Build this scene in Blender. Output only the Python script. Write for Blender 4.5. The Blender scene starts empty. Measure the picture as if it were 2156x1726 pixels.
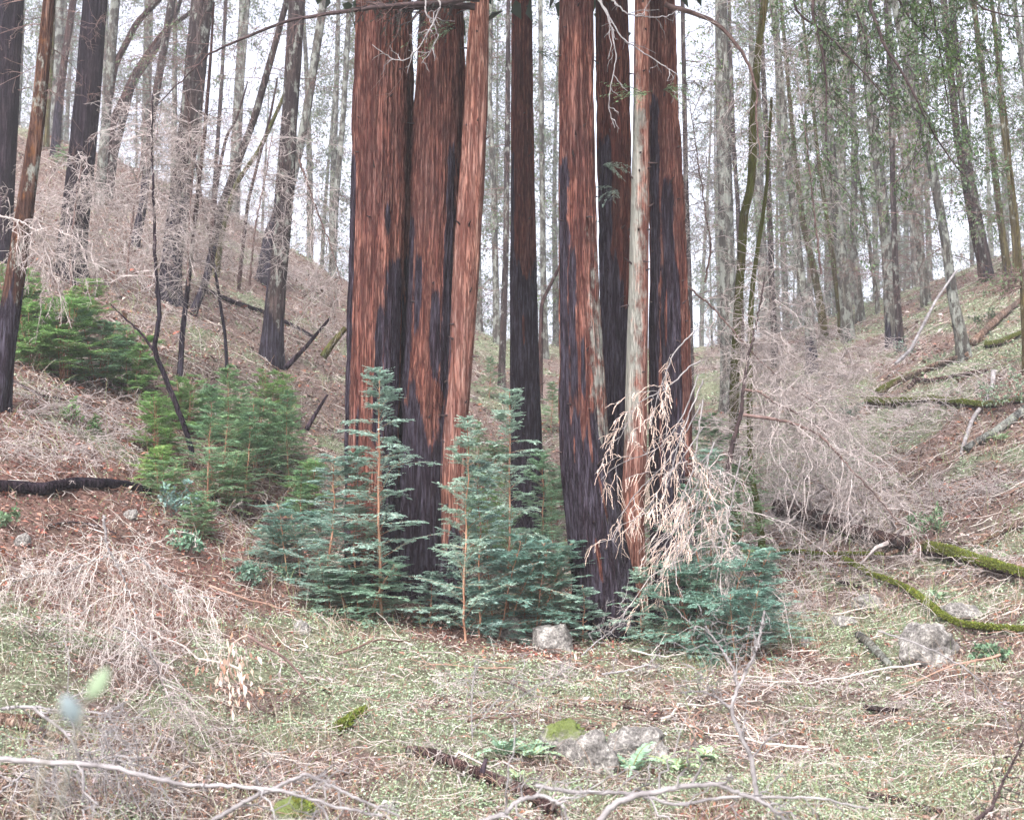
import bpy, math, random
import numpy as np

# ------------------------------------------------------------------ camera, world, sun, exposure
S = bpy.context.scene
FPX = 2602.0                      # focal length in pixels of a 2156 px wide picture
CAMZ = 1.6
PITCH = math.atan(228.0 / FPX)
cam_d = bpy.data.cameras.new('camera')
cam = bpy.data.objects.new('camera', cam_d)
S.collection.objects.link(cam)
S.camera = cam
cam.location = (0, 0, CAMZ)
cam.rotation_euler = (math.radians(90) + PITCH, 0, 0)
cam_d.sensor_width = 36
cam_d.lens = 36 * FPX / 2156
cam_d.clip_end = 1000
cam_d.clip_start = 0.05
cam_d.dof.use_dof = True
cam_d.dof.focus_distance = 13.4
cam_d.dof.aperture_fstop = 4.5

SUN_EL, SUN_ROT = math.radians(48), math.radians(200)
w = bpy.data.worlds.new('World')
S.world = w
w.use_nodes = True
nt = w.node_tree
nt.nodes.clear()
sky = nt.nodes.new('ShaderNodeTexSky')
sky.sky_type = 'NISHITA'
sky.sun_disc = False
sky.sun_elevation = SUN_EL
sky.sun_rotation = SUN_ROT
sky.dust_density = 6
sky.air_density = 1.0
hs = nt.nodes.new('ShaderNodeHueSaturation')
hs.inputs['Saturation'].default_value = 0.34
bgn = nt.nodes.new('ShaderNodeBackground')
bgn.inputs[1].default_value = 0.15
wo = nt.nodes.new('ShaderNodeOutputWorld')
nt.links.new(sky.outputs[0], hs.inputs['Color'])
tint = nt.nodes.new('ShaderNodeMix')
tint.data_type = 'RGBA'
tint.blend_type = 'MULTIPLY'
tint.inputs[0].default_value = 1
tint.inputs[7].default_value = (.985, .97, 1.03, 1)
nt.links.new(hs.outputs[0], tint.inputs[6])
nt.links.new(tint.outputs[2], bgn.inputs[0])
nt.links.new(bgn.outputs[0], wo.inputs[0])

sl = bpy.data.lights.new('sun', 'SUN')
sl.energy = 0.8
sl.angle = math.radians(25)
sl.color = (1.0, 0.97, 0.94)
so = bpy.data.objects.new('sun', sl)
S.collection.objects.link(so)
so.rotation_euler = (math.radians(90) - SUN_EL, 0, math.radians(180) - SUN_ROT + math.radians(0))

S.view_settings.view_transform = 'Standard'
S.view_settings.look = 'None'
S.view_settings.exposure = 1.96
S.view_settings.gamma = 1
S.cycles.use_denoising = True
S.cycles.denoising_input_passes = 'RGB_ALBEDO_NORMAL'
S.cycles.denoising_prefilter = 'ACCURATE'
S.cycles.max_bounces = 6
S.cycles.diffuse_bounces = 3
S.cycles.glossy_bounces = 2
S.cycles.transmission_bounces = 3
S.cycles.transparent_max_bounces = 6
S.cycles.volume_bounces = 1
S.cycles.use_adaptive_sampling = False

rng = np.random.default_rng(7)
random.seed(7)

# ------------------------------------------------------------------ pixel <-> place helpers (numbers measured on the photo, 2156 px wide)
cp, sp = math.cos(PITCH), math.sin(PITCH)


def at(px, py, Y):
    a = (px - 1078.0) / FPX
    c = -(py - 863.0) / FPX
    yy = cp - c * sp
    zz = sp + c * cp
    k = Y / yy
    return np.array([a * k, Y, CAMZ + zz * k])


def zrow(py, Y):
    return at(1078, py, Y)[2]


# measured zoom windows: (x0, y0, scale) -> picture pixels
WIN = {1: (0, 0, .3497), 2: (707, 0, .3497), 3: (1414, 0, .3497),
       4: (0, 560.6, .3497), 5: (707, 560.6, .3497), 6: (1414, 560.6, .3497),
       7: (0, 1121, .3503), 8: (707, 1121, .3503), 9: (1414, 1121, .3503)}


def W(n, pts):
    x0, y0, s = WIN[n]
    return [(x0 + p[0] * s, y0 + p[1] * s) + tuple(p[2:]) for p in pts]


# ------------------------------------------------------------------ noise
def _h(ix, iy, iz, seed):
    n = (ix.astype(np.int64) * 374761393 + iy.astype(np.int64) * 668265263 + iz.astype(np.int64) * 2147483647 + seed * 974634777) & 0xffffffff
    n = ((n ^ (n >> 13)) * 1274126177) & 0xffffffff
    n = n ^ (n >> 16)
    return (n & 0xffff) / 65535.0


def vnoise(x, y, z=None, seed=0):
    x = np.asarray(x, float)
    y = np.asarray(y, float)
    z = np.zeros_like(x) if z is None else np.asarray(z, float)
    ix, iy, iz = np.floor(x), np.floor(y), np.floor(z)
    fx, fy, fz = x - ix, y - iy, z - iz
    fx, fy, fz = [f * f * (3 - 2 * f) for f in (fx, fy, fz)]
    r = 0
    for a in (0, 1):
        for b in (0, 1):
            for c in (0, 1):
                wgt = (fx if a else 1 - fx) * (fy if b else 1 - fy) * (fz if c else 1 - fz)
                r = r + wgt * _h(ix + a, iy + b, iz + c, seed)
    return r


def fbm(x, y, z=None, o=4, seed=0):
    r, a, t = 0, 1.0, 0
    for i in range(o):
        k = 2.03 ** i
        r = r + a * vnoise(x * k, y * k, None if z is None else z * k, seed + i * 17)
        t += a
        a *= .5
    return r / t


# ------------------------------------------------------------------ terrain
COLS = np.array([-2200, -900, 0, 400, 700, 1078, 1500, 1800, 2156, 2900, 4200], float)
ROWS = np.array([0, 4, 7, 10, 12, 14, 18, 24, 32, 39, 46, 60, 90, 200], float)
TZ = np.array([
    # 0    4    7     10    12    14    18    24    32    39    46    60    90   200
    [.00, .10, .80, 2.6, 4.2, 5.6, 8.6, 13.0, 18.0, 22.0, 24.0, 24.0, 18, 0],
    [.00, .10, .50, 1.8, 3.0, 4.2, 6.2, 10.4, 14.8, 18.5, 20.0, 19.0, 12, 0],
    [.00, .06, .25, 1.00, 1.9, 2.65, 4.3, 7.0, 10.6, 14.4, 14.5, 12.0, 5, -6],
    [.00, .03, .10, .50, .95, 1.50, 3.0, 5.3, 8.6, 12.2, 11.8, 8.0, 2, -6],
    [.00, .02, .07, .30, .55, .90, 1.9, 4.0, 6.8, 9.3, 8.8, 6.0, 1, -6],
    [.00, .00, .03, .18, .32, .50, 1.1, 2.7, 5.1, 7.1, 7.4, 6.0, 1, -6],
    [.00, .00, .02, .12, .20, .35, .95, 2.3, 4.6, 6.9, 7.2, 5.0, 0, -6],
    [.00, .00, .03, .20, .40, .70, 1.5, 3.2, 6.0, 8.2, 7.4, 5.0, 0, -6],
    [.00, .02, .12, .45, .85, 1.35, 2.6, 5.0, 8.3, 10.1, 10.4, 7.0, 2, -6],
    [.00, .05, .30, 1.0, 1.7, 2.4, 4.2, 7.4, 11.2, 13.6, 14.0, 12.0, 5, -6],
    [.00, .05, .60, 1.9, 3.0, 4.2, 7.0, 11.0, 15.0, 17.6, 18.0, 18.0, 10, 0]])
NU, NV = 401, 801
_us = np.linspace(COLS[0], COLS[-1], NU)
_vs = np.linspace(0, 100, NV)
_tmp = np.array([np.interp(_vs, ROWS, r) for r in TZ])
GT = np.array([np.interp(_us, COLS, _tmp[:, j]) for j in range(NV)])   # [v,u]


def _blur(A, ax, n, it):
    k = np.ones(n) / n
    for _ in range(it):
        pad = [(0, 0), (0, 0)]
        pad[ax] = (n // 2, n // 2)
        B = np.pad(A, pad, mode='edge')
        A = np.apply_along_axis(lambda v: np.convolve(v, k, 'valid'), ax, B)
    return A


GT = _blur(_blur(GT, 0, 9, 3), 1, 9, 3)


def H0(x, y):
    x = np.asarray(x, float)
    y = np.asarray(y, float)
    ye = np.maximum(y, 3.0)
    u = 1078 + x / ye * FPX
    fu = np.clip((u - COLS[0]) / (COLS[-1] - COLS[0]) * (NU - 1), 0, NU - 1.001)
    fv = np.clip(y / 100.0 * (NV - 1), 0, NV - 1.001)
    iu, iv = fu.astype(int), fv.astype(int)
    a, b = fu - iu, fv - iv
    return (GT[iv, iu] * (1 - a) * (1 - b) + GT[iv, iu + 1] * a * (1 - b) + GT[iv + 1, iu] * (1 - a) * b + GT[iv + 1, iu + 1] * a * b)


def HT(x, y):
    x = np.asarray(x, float)
    y = np.asarray(y, float)
    amp = np.clip((y - 2) / 12, 0, 1) * .22 + .05
    z = H0(x, y) + (fbm(x * .45, y * .45, seed=3) - .5) * 1.6 * amp
    z = z + (fbm(x * 2.2, y * 2.2, seed=9, o=3) - .5) * .12
    return z


def hit(px, py, y0=3.0):
    Ys = np.arange(y0, 95, .05)
    P = np.array([at(px, py, 1.0)])[0]
    dx, dz = P[0], P[2] - CAMZ
    zs = CAMZ + dz * Ys
    g = HT(dx * Ys, Ys)
    i = np.argmax(zs < g)
    if not (zs < g).any():
        i = int(np.argmin(zs - g))
    return np.array([dx * Ys[i], Ys[i], float(g[i])])


# ------------------------------------------------------------------ mesh building
class MB:
    def __init__(s):
        s.v, s.f, s.n, s.att = [], [], 0, {}

    def add(s, V, F, **att):
        V = np.asarray(V, float).reshape(-1, 3)
        s.v.append(V)
        s.f.append(np.asarray(F, int).reshape(-1, 4) + s.n)
        for k, a in att.items():
            s.att.setdefault(k, []).append((s.n, np.asarray(a, float)))
        s.n += len(V)
        return s

    def quads(s, Q, **att):
        Q = np.asarray(Q, float)
        n = len(Q)
        at_ = {k: np.repeat(a, 4, axis=0) for k, a in att.items()}
        return s.add(Q.reshape(-1, 3), np.arange(n * 4).reshape(n, 4), **at_)

    def build(s, name, mat, parent=None, smooth=True):
        V = np.concatenate(s.v).astype(np.float32)
        F = np.concatenate(s.f).astype(np.int32)
        off = np.zeros(3, np.float32)
        if parent is not None:
            off = np.array(parent.location, np.float32)
            if parent.parent is not None:
                off = off + np.array(parent.parent.location, np.float32)
        V = V - off
        me = bpy.data.meshes.new(name)
        me.vertices.add(len(V))
        me.vertices.foreach_set('co', V.ravel())
        me.loops.add(F.size)
        me.loops.foreach_set('vertex_index', F.ravel())
        me.polygons.add(len(F))
        me.polygons.foreach_set('loop_start', np.arange(0, F.size, 4, dtype=np.int32))
        me.polygons.foreach_set('use_smooth', np.full(len(F), smooth))
        for k, lst in s.att.items():
            col = lst[0][1].ndim == 2
            A = np.zeros((len(V), 4) if col else len(V), np.float32)
            for o, a in lst:
                A[o:o + len(a)] = a
            at_ = me.attributes.new(k, 'FLOAT_COLOR' if col else 'FLOAT', 'POINT')
            at_.data.foreach_set('color' if col else 'value', A.ravel())
        me.update(calc_edges=True)
        me.validate()
        me.materials.append(mat)
        o = bpy.data.objects.new(name, me)
        S.collection.objects.link(o)
        if parent is not None:
            o.parent = parent
        return o


def rgba(c, n=None):
    c = list(c) + [1.0]
    return np.array(c) if n is None else np.tile(np.array(c), (n, 1))


def tubes(mb, P, R, k=3, flat=1.0, **att):
    """P [M,N,3] centre lines, R [M,N] radii"""
    P = np.asarray(P, float)
    R = np.asarray(R, float)
    M, N, _ = P.shape
    T = np.gradient(P, axis=1)
    T /= np.linalg.norm(T, axis=2, keepdims=True) + 1e-9
    d = P[:, -1] - P[:, 0]
    ref = np.where((np.abs(d[:, 2:3]) > .7 * np.linalg.norm(d, axis=1, keepdims=True)), np.array([[1., .13, 0]]), np.array([[.0, .1, 1.]]))
    ref = ref[:, None, :].repeat(N, 1)
    A = np.cross(T, ref)
    A /= np.linalg.norm(A, axis=2, keepdims=True) + 1e-9
    B = np.cross(T, A)
    th = np.arange(k) / k * 2 * math.pi
    V = P[:, :, None, :] + R[:, :, None, None] * (A[:, :, None, :] * np.cos(th)[None, None, :, None] + flat * B[:, :, None, :] * np.sin(th)[None, None, :, None])
    idx = np.arange(M * N * k).reshape(M, N, k)
    a = idx[:, :-1, :]
    b = np.roll(a, -1, axis=2)
    c = idx[:, 1:, :]
    dd = np.roll(c, -1, axis=2)
    F = np.stack([a, b, dd, c], -1).reshape(-1, 4)
    at2 = {}
    for kk, v in att.items():
        v = np.asarray(v, float)
        if v.ndim == 1 and v.shape[0] == 4:
            at2[kk] = np.tile(v, (M * N * k, 1))
        elif v.ndim == 0:
            at2[kk] = np.full(M * N * k, float(v))
        elif v.ndim == 2 and v.shape == (M, 4):
            at2[kk] = np.repeat(v, N * k, axis=0)
        elif v.shape == (M, N):
            at2[kk] = np.repeat(v.reshape(-1), k)
        else:
            at2[kk] = np.repeat(v, N * k)
    mb.add(V.reshape(-1, 3), F, **at2)


def sample(P, t):
    """P [M,N,3], t [M,n] in 0..1 -> pos, tangent [M,n,3]"""
    M, N, _ = P.shape
    f = np.clip(t * (N - 1), 0, N - 1.0001)
    i = f.astype(int)
    a = (f - i)[..., None]
    m = np.arange(M)[:, None]
    p0, p1 = P[m, i], P[m, i + 1]
    tg = p1 - p0
    return p0 * (1 - a) + p1 * a, tg / (np.linalg.norm(tg, axis=-1, keepdims=True) + 1e-9)


def kids(P, n, t0, t1, L, ang, N=4, droop=0.0, curl=.1, flat=False, taper=.6, up=None, rg=None, jit=.3):
    """grow n side shoots on each line of P"""
    rg = rg or rng
    M = len(P)
    t = t0 + (t1 - t0) * (np.arange(n)[None, :] + rg.random((M, n))) / n
    pos, tg = sample(P, t)
    pos = pos.reshape(-1, 3)
    tg = tg.reshape(-1, 3)
    t = t.reshape(-1)
    K = len(pos)
    if flat:
        upv = np.array([0, 0, 1.0]) if up is None else up
        side = np.cross(tg, upv)
        side /= np.linalg.norm(side, axis=1, keepdims=True) + 1e-9
        sg = np.tile(np.where(np.arange(n) % 2 == 0, 1., -1.), M)[:, None]
        side = side * sg + rg.normal(0, .12, (K, 3))
    else:
        side = rg.normal(0, 1, (K, 3))
        side -= tg * (side * tg).sum(1, keepdims=True)
    side /= np.linalg.norm(side, axis=1, keepdims=True) + 1e-9
    an = ang * (1 + rg.uniform(-jit, jit, K))
    d = tg * np.cos(an)[:, None] + side * np.sin(an)[:, None]
    l = L * (1 - taper * t) * rg.uniform(.55, 1.25, K)
    s = np.linspace(0, 1, N)[None, :, None]
    bend = rg.normal(0, 1, (K, 3)) * curl
    C = pos[:, None, :] + d[:, None, :] * (l[:, None, None] * s) + (bend * l[:, None])[:, None, :] * s ** 2 + np.array([0, 0, -1.])[None, None, :] * (droop * l[:, None, None]) * s ** 2
    if N > 3 and curl > 0:
        C[:, 1:-1] += rg.normal(0, 1, (K, N - 2, 3)) * (curl * .22 * l)[:, None, None]
    return C


def needles(mb, P, n, L, Wd, t0=.05, fwd=.6, up=None, col=(.07, .12, .08), var=.3, rg=None, lift=.1, taper=.45):
    """flat two-ranked needles along each line"""
    rg = rg or rng
    M = len(P)
    t = t0 + (1 - t0) * (np.arange(n)[None, :] + .5 * rg.random((M, n))) / n
    pos, tg = sample(P, t)
    out = []
    upv = np.array([0, 0, 1.0]) if up is None else up
    side = np.cross(tg, upv)
    side /= np.linalg.norm(side, axis=-1, keepdims=True) + 1e-9
    nrm = np.cross(side, tg)
    for sg in (1, -1):
        d = side * sg * math.cos(fwd) + tg * math.sin(fwd) + rg.normal(0, lift, pos.shape)
        l = (L * (1 - taper * t ** 2) * rg.uniform(.75, 1.2, t.shape))[..., None]
        wv = tg * Wd * .5 + nrm * rg.normal(0, Wd * .2, t.shape)[..., None]
        q = np.stack([pos, pos + d * l * .45 + wv, pos + d * l, pos + d * l * .45 - wv], axis=2).reshape(-1, 4, 3)
        out.append(q)
    Q = np.concatenate(out)
    K = len(Q)
    base = np.array(col)
    twig = np.repeat(rg.uniform(1 - var, 1 + var, M), n)
    twig = np.concatenate([twig, twig])
    c = base[None, :] * (twig * rg.uniform(1 - var * .5, 1 + var * .5, K))[:, None]
    mb.quads(Q, col=np.hstack([np.clip(c, 0, 1), np.ones((K, 1))]))


def leaves(mb, pos, L, Wd, col, var=.25, tilt=.6, rg=None, dirs=None, fold=.15):
    """ovate leaves at points; tilt = how far from flat"""
    rg = rg or rng
    K = len(pos)
    az = rg.uniform(0, 2 * math.pi, K)
    d = np.stack([np.cos(az), np.sin(az), rg.normal(0, tilt, K)], 1) if dirs is None else dirs + rg.normal(0, tilt * .4, (K, 3))
    d /= np.linalg.norm(d, axis=1, keepdims=True)
    sd = np.cross(d, np.array([0, 0, 1.]) + rg.normal(0, tilt, (K, 3)))
    sd /= np.linalg.norm(sd, axis=1, keepdims=True) + 1e-9
    l = (L * rg.uniform(.6, 1.3, K))[:, None]
    ww = (Wd * rg.uniform(.6, 1.3, K))[:, None]
    nn = np.cross(sd, d)
    Q = np.stack([pos, pos + d * l * .5 + sd * ww * .5 + nn * l * fold, pos + d * l, pos + d * l * .5 - sd * ww * .5 + nn * l * fold], 1)
    col = np.asarray(col, float)
    if col.ndim == 1:
        col = np.tile(col, (K, 1))
    c = np.clip(col * rg.uniform(1 - var, 1 + var, K)[:, None] * rg.uniform(1 - var * .25, 1 + var * .25, (K, 3)), 0, 1)
    mb.quads(Q, col=np.hstack([c, np.ones((K, 1))]))


def rgbpick(cols, n, p=None, rg=None):
    rg = rg or rng
    cols = np.array(cols, float) * .8
    return cols[rg.choice(len(cols), n, p=p)]


# ------------------------------------------------------------------ materials
def newmat(name):
    m = bpy.data.materials.new(name)
    m.use_nodes = True
    t = m.node_tree
    t.nodes.clear()
    out = t.nodes.new('ShaderNodeOutputMaterial')
    p = t.nodes.new('ShaderNodeBsdfPrincipled')
    t.links.new(p.outputs[0], out.inputs[0])
    p.inputs['Roughness'].default_value = .85
    p.inputs['Specular IOR Level'].default_value = .25
    return m, t, p, out


def nd(t, ty, **kw):
    n = t.nodes.new(ty)
    for k, v in kw.items():
        setattr(n, k, v)
    return n


def noise(t, vec, scale, detail=4, rough=.6):
    n = t.nodes.new('ShaderNodeTexNoise')
    n.inputs['Scale'].default_value = scale
    n.inputs['Detail'].default_value = detail
    n.inputs['Roughness'].default_value = rough
    t.links.new(vec, n.inputs['Vector'])
    return n.outputs[0]


def ramp(t, fac, stops):
    r = t.nodes.new('ShaderNodeValToRGB')
    el = r.color_ramp.elements
    while len(el) > 1:
        el.remove(el[-1])
    for i, (p, c) in enumerate(stops):
        e = el[0] if i == 0 else el.new(p)
        e.position = p
        e.color = (c[0], c[1], c[2], 1) if hasattr(c, '__len__') else (c, c, c, 1)
    t.links.new(fac, r.inputs[0])
    return r.outputs[0]


def mix(t, fac, a, b, mode='MIX'):
    m = t.nodes.new('ShaderNodeMix')
    m.data_type = 'RGBA'
    m.blend_type = mode
    if hasattr(fac, 'links') or hasattr(fac, 'is_linked'):
        t.links.new(fac, m.inputs[0])
    else:
        m.inputs[0].default_value = fac
    for v, i in ((a, 6), (b, 7)):
        if hasattr(v, 'is_linked'):
            t.links.new(v, m.inputs[i])
        else:
            m.inputs[i].default_value = (v[0], v[1], v[2], 1)
    return m.outputs[2]


def mth(t, op, a, b=None, clamp=False):
    m = t.nodes.new('ShaderNodeMath')
    m.operation = op
    m.use_clamp = clamp
    for v, i in ((a, 0), (b, 1)):
        if v is None:
            continue
        if hasattr(v, 'is_linked'):
            t.links.new(v, m.inputs[i])
        else:
            m.inputs[i].default_value = v
    return m.outputs[0]


def coords(t, sc):
    tc = t.nodes.new('ShaderNodeTexCoord')
    mp = t.nodes.new('ShaderNodeMapping')
    mp.inputs['Scale'].default_value = sc
    t.links.new(tc.outputs['Object'], mp.inputs[0])
    return mp.outputs[0]


def bump(t, p, h, strength, dist):
    b = t.nodes.new('ShaderNodeBump')
    b.inputs['Strength'].default_value = strength
    b.inputs['Distance'].default_value = dist
    t.links.new(h, b.inputs['Height'])
    t.links.new(b.outputs[0], p.inputs['Normal'])


def attr(t, name, col=False):
    a = t.nodes.new('ShaderNodeAttribute')
    a.attribute_name = name
    return a.outputs['Color'] if col else a.outputs['Fac']


def bark(name, dark, mid, light, char=(.011, .008, .013), moss=(.075, .082, .020), lichen=(.27, .29, .255), fine=1.0, bs=.9, lich=0.0, charlight=(.072, .066, .09)):
    m, t, p, out = newmat(name)
    v = coords(t, (34 * fine, 34 * fine, 3.2 * fine))
    v2 = coords(t, (11 * fine, 11 * fine, .9 * fine))
    v3 = coords(t, (2.2, 2.2, 1.1))
    a, b, c = noise(t, v, 1, 5, .7), noise(t, v2, 1, 4, .6), noise(t, v3, 1, 4, .6)
    s = mth(t, 'ADD', mth(t, 'MULTIPLY', a, .55), mth(t, 'MULTIPLY', b, .45))
    vf = coords(t, (95 * fine, 95 * fine, 7 * fine))
    s = mth(t, 'ADD', mth(t, 'MULTIPLY', s, .72), mth(t, 'MULTIPLY', noise(t, vf, 1, 3, .6), .28))
    col = ramp(t, s, [(.40, dark), (.475, mid), (.585, light)])
    hue = ramp(t, c, [(.36, (1.05, 1.0, .95)), (.5, (.80, .80, .82)), (.64, (.52, .60, .68))])
    col = mix(t, 1.0, col, hue, 'MULTIPLY')
    cr = noise(t, coords(t, (30 * fine, 30 * fine, 1.7 * fine)), 1, 3, .55)
    cr = ramp(t, mth(t, 'ABSOLUTE', mth(t, 'SUBTRACT', cr, .5)), [(.004, 1), (.035, 0)])
    cr2 = noise(t, coords(t, (13 * fine, 13 * fine, .8 * fine)), 1, 4, .6)
    cr2 = ramp(t, mth(t, 'ABSOLUTE', mth(t, 'SUBTRACT', cr2, .5)), [(.008, 1), (.045, 0)])
    crk = mth(t, 'MAXIMUM', cr, cr2)
    col = mix(t, mth(t, 'MULTIPLY', crk, .8), col, [q * .6 for q in dark])
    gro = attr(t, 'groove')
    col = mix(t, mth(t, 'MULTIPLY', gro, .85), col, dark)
    if lich > 0:
        lf = noise(t, coords(t, (6, 6, 3)), 1, 5, .7)
        lf = ramp(t, lf, [(.62 - lich * .3, 0), (.70 - lich * .3, 1)])
        col = mix(t, mth(t, 'MULTIPLY', lf, .75), col, lichen)
    vn = noise(t, coords(t, (9, 9, 5)), 1, 5, .7)
    la = attr(t, 'lichen')
    lf2 = mth(t, 'SUBTRACT', mth(t, 'ADD', la, vn), .75)
    lf2 = mth(t, 'MULTIPLY', lf2, 5, True)
    col = mix(t, mth(t, 'MULTIPLY', lf2, .8), col, lichen)
    ma = attr(t, 'moss')
    mf = mth(t, 'MULTIPLY', mth(t, 'SUBTRACT', mth(t, 'ADD', ma, vn), .85), 5, True)
    col = mix(t, mf, col, moss)
    ca = attr(t, 'char')
    cn = noise(t, coords(t, (14, 14, 2.4)), 1, 5, .7)
    cf = mth(t, 'MULTIPLY', mth(t, 'SUBTRACT', mth(t, 'ADD', ca, mth(t, 'MULTIPLY', mth(t, 'SUBTRACT', cn, .5), 1.3)), .5), 7, True)
    chc = ramp(t, a, [(.45, char), (.70, charlight)])
    col = mix(t, mth(t, 'MULTIPLY', cf, .96), col, chc)
    t.links.new(col, p.inputs['Base Color'])
    p.inputs['Roughness'].default_value = .95
    p.inputs['Specular IOR Level'].default_value = .06
    bump(t, p, mth(t, 'SUBTRACT', s, mth(t, 'MULTIPLY', crk, .35)), bs, .05)
    return m


def plain(name, c1, c2, scale=6, stretch=(1, 1, 1), rough=.85, bs=.3, dist=.01, trans=0):
    m, t, p, out = newmat(name)
    v = coords(t, stretch)
    n = noise(t, v, scale, 5, .65)
    t.links.new(ramp(t, n, [(.35, c1), (.65, c2)]), p.inputs['Base Color'])
    p.inputs['Roughness'].default_value = rough
    bump(t, p, n, bs, dist)
    return m


def vcol(name, trans=.25, rough=.6, spec=.3, gain=1.0):
    m, t, p, out = newmat(name)
    c = attr(t, 'col', True)
    oi = t.nodes.new('ShaderNodeObjectInfo')
    g = ramp(t, oi.outputs['Random'], [(0, (.8 * gain, .86 * gain, .9 * gain)), (1, (1.15 * gain, 1.08 * gain, .95 * gain))])
    c = mix(t, 1.0, c, g, 'MULTIPLY')
    t.links.new(c, p.inputs['Base Color'])
    p.inputs['Roughness'].default_value = rough
    p.inputs['Specular IOR Level'].default_value = spec
    if trans > 0:
        tr = t.nodes.new('ShaderNodeBsdfTranslucent')
        t.links.new(c, tr.inputs[0])
        ms = t.nodes.new('ShaderNodeMixShader')
        ms.inputs[0].default_value = trans
        t.links.new(p.outputs[0], ms.inputs[1])
        t.links.new(tr.outputs[0], ms.inputs[2])
        t.links.new(ms.outputs[0], out.inputs[0])
    return m


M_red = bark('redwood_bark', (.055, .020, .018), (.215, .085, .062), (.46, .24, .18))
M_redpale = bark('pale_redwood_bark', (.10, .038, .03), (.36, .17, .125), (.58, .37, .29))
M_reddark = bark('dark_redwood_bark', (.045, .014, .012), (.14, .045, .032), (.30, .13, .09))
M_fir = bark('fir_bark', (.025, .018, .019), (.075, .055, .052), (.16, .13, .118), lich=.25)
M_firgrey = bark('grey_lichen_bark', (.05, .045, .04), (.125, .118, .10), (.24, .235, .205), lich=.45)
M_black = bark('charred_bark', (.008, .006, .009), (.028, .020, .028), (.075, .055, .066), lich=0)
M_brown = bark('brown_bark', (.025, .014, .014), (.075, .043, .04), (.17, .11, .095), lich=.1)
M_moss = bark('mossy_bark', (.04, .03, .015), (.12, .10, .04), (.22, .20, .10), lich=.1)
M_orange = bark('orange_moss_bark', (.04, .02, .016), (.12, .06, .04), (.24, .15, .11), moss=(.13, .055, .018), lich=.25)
M_twig = plain('dead_twig', (.21, .175, .165), (.49, .44, .415), 9)
M_twigpink = plain('dead_spray', (.36, .31, .285), (.62, .565, .52), 14)
M_twiggrey = plain('grey_twig', (.11, .10, .10), (.30, .285, .28), 7)
M_twigdark = plain('dark_twig', (.02, .013, .015), (.065, .043, .042), 9)
M_twigbrown = plain('brown_twig', (.07, .042, .038), (.20, .135, .12), 9)
M_stem = plain('sapling_stem', (.20, .09, .055), (.44, .26, .17), 12, (1, 1, .3))
M_fol = vcol('needle_foliage', .35, .45, .4)
M_leaf = vcol('leaf', .2, .75, .12)
M_litter = vcol('litter', .08, .8, .2)
M_rock = plain('rock', (.13, .12, .13), (.42, .40, .38), 5, bs=.8, dist=.05)
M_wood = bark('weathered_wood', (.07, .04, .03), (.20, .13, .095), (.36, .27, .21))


def ground_mat():
    m, t, p, out = newmat('forest_floor')
    a = noise(t, coords(t, (1, 1, 1)), 26, 6, .75)
    b = noise(t, coords(t, (1, 1, 1)), .7, 4, .6)
    c = noise(t, coords(t, (1, 1, 1)), 7, 5, .7)
    br = ramp(t, a, [(.3, (.045, .028, .024)), (.5, (.13, .095, .08)), (.68, (.30, .255, .23))])
    gr = ramp(t, a, [(.3, (.05, .06, .035)), (.5, (.145, .175, .10)), (.68, (.28, .31, .21))])
    ru = ramp(t, a, [(.3, (.045, .023, .02)), (.5, (.135, .072, .056)), (.68, (.29, .195, .165))])
    f = mth(t, 'MULTIPLY', mth(t, 'ADD', attr(t, 'green'), mth(t, 'SUBTRACT', c, .5)), .85, True)
    br = mix(t, attr(t, 'rust'), br, ru)
    t.links.new(mix(t, f, br, gr), p.inputs['Base Color'])
    p.inputs['Specular IOR Level'].default_value = .1
    p.inputs['Roughness'].default_value = .95
    bump(t, p, mth(t, 'ADD', a, c), .9, .04)
    return m


M_ground = ground_mat()


def thing(name, label, cat, loc=(0, 0, 0), group=None):
    o = bpy.data.objects.new(name, None)
    o.empty_display_size = .2
    S.collection.objects.link(o)
    o.location = [float(c) for c in loc]
    o['label'] = label
    o['category'] = cat
    if group:
        o['group'] = group
    return o


def tag(o, label, cat, group=None):
    o['label'] = label
    o['category'] = cat
    if group:
        o['group'] = group
    return o


def copy_thing(src, loc, rz, sc, label, group=None):
    r = src.copy()
    S.collection.objects.link(r)
    r.location = [float(c) for c in loc]
    r.rotation_euler = (0, 0, rz)
    r.scale = (sc, sc, sc) if not hasattr(sc, '__len__') else sc
    r['label'] = label
    if group:
        r['group'] = group
    elif 'group' in r:
        del r['group']
    for ch in list(src.children):
        c = ch.copy()
        S.collection.objects.link(c)
        c.parent = r
    return r


# ------------------------------------------------------------------ ground sheet
def greenness(X, Y):
    g = fbm(X * .55 + 3, Y * .55, seed=31, o=4)
    g2 = fbm(X * 2.6, Y * 2.6, seed=37, o=3)
    u = X / np.maximum(Y, .5)
    left = np.clip((-u - .05) * 4, 0, 1) * np.clip((Y - 9) / 4, 0, 1) * .16     # the left slope is mostly red brown litter
    mid = np.exp(-(((u + .03) / .17) ** 2 + ((Y - 9.2) / 2.2) ** 2)) * .07 + np.exp(-(((u - .28) / .1) ** 2 + ((Y - 8.3) / 1.2) ** 2)) * .06
    return g * .6 + g2 * .4 - left + mid


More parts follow.
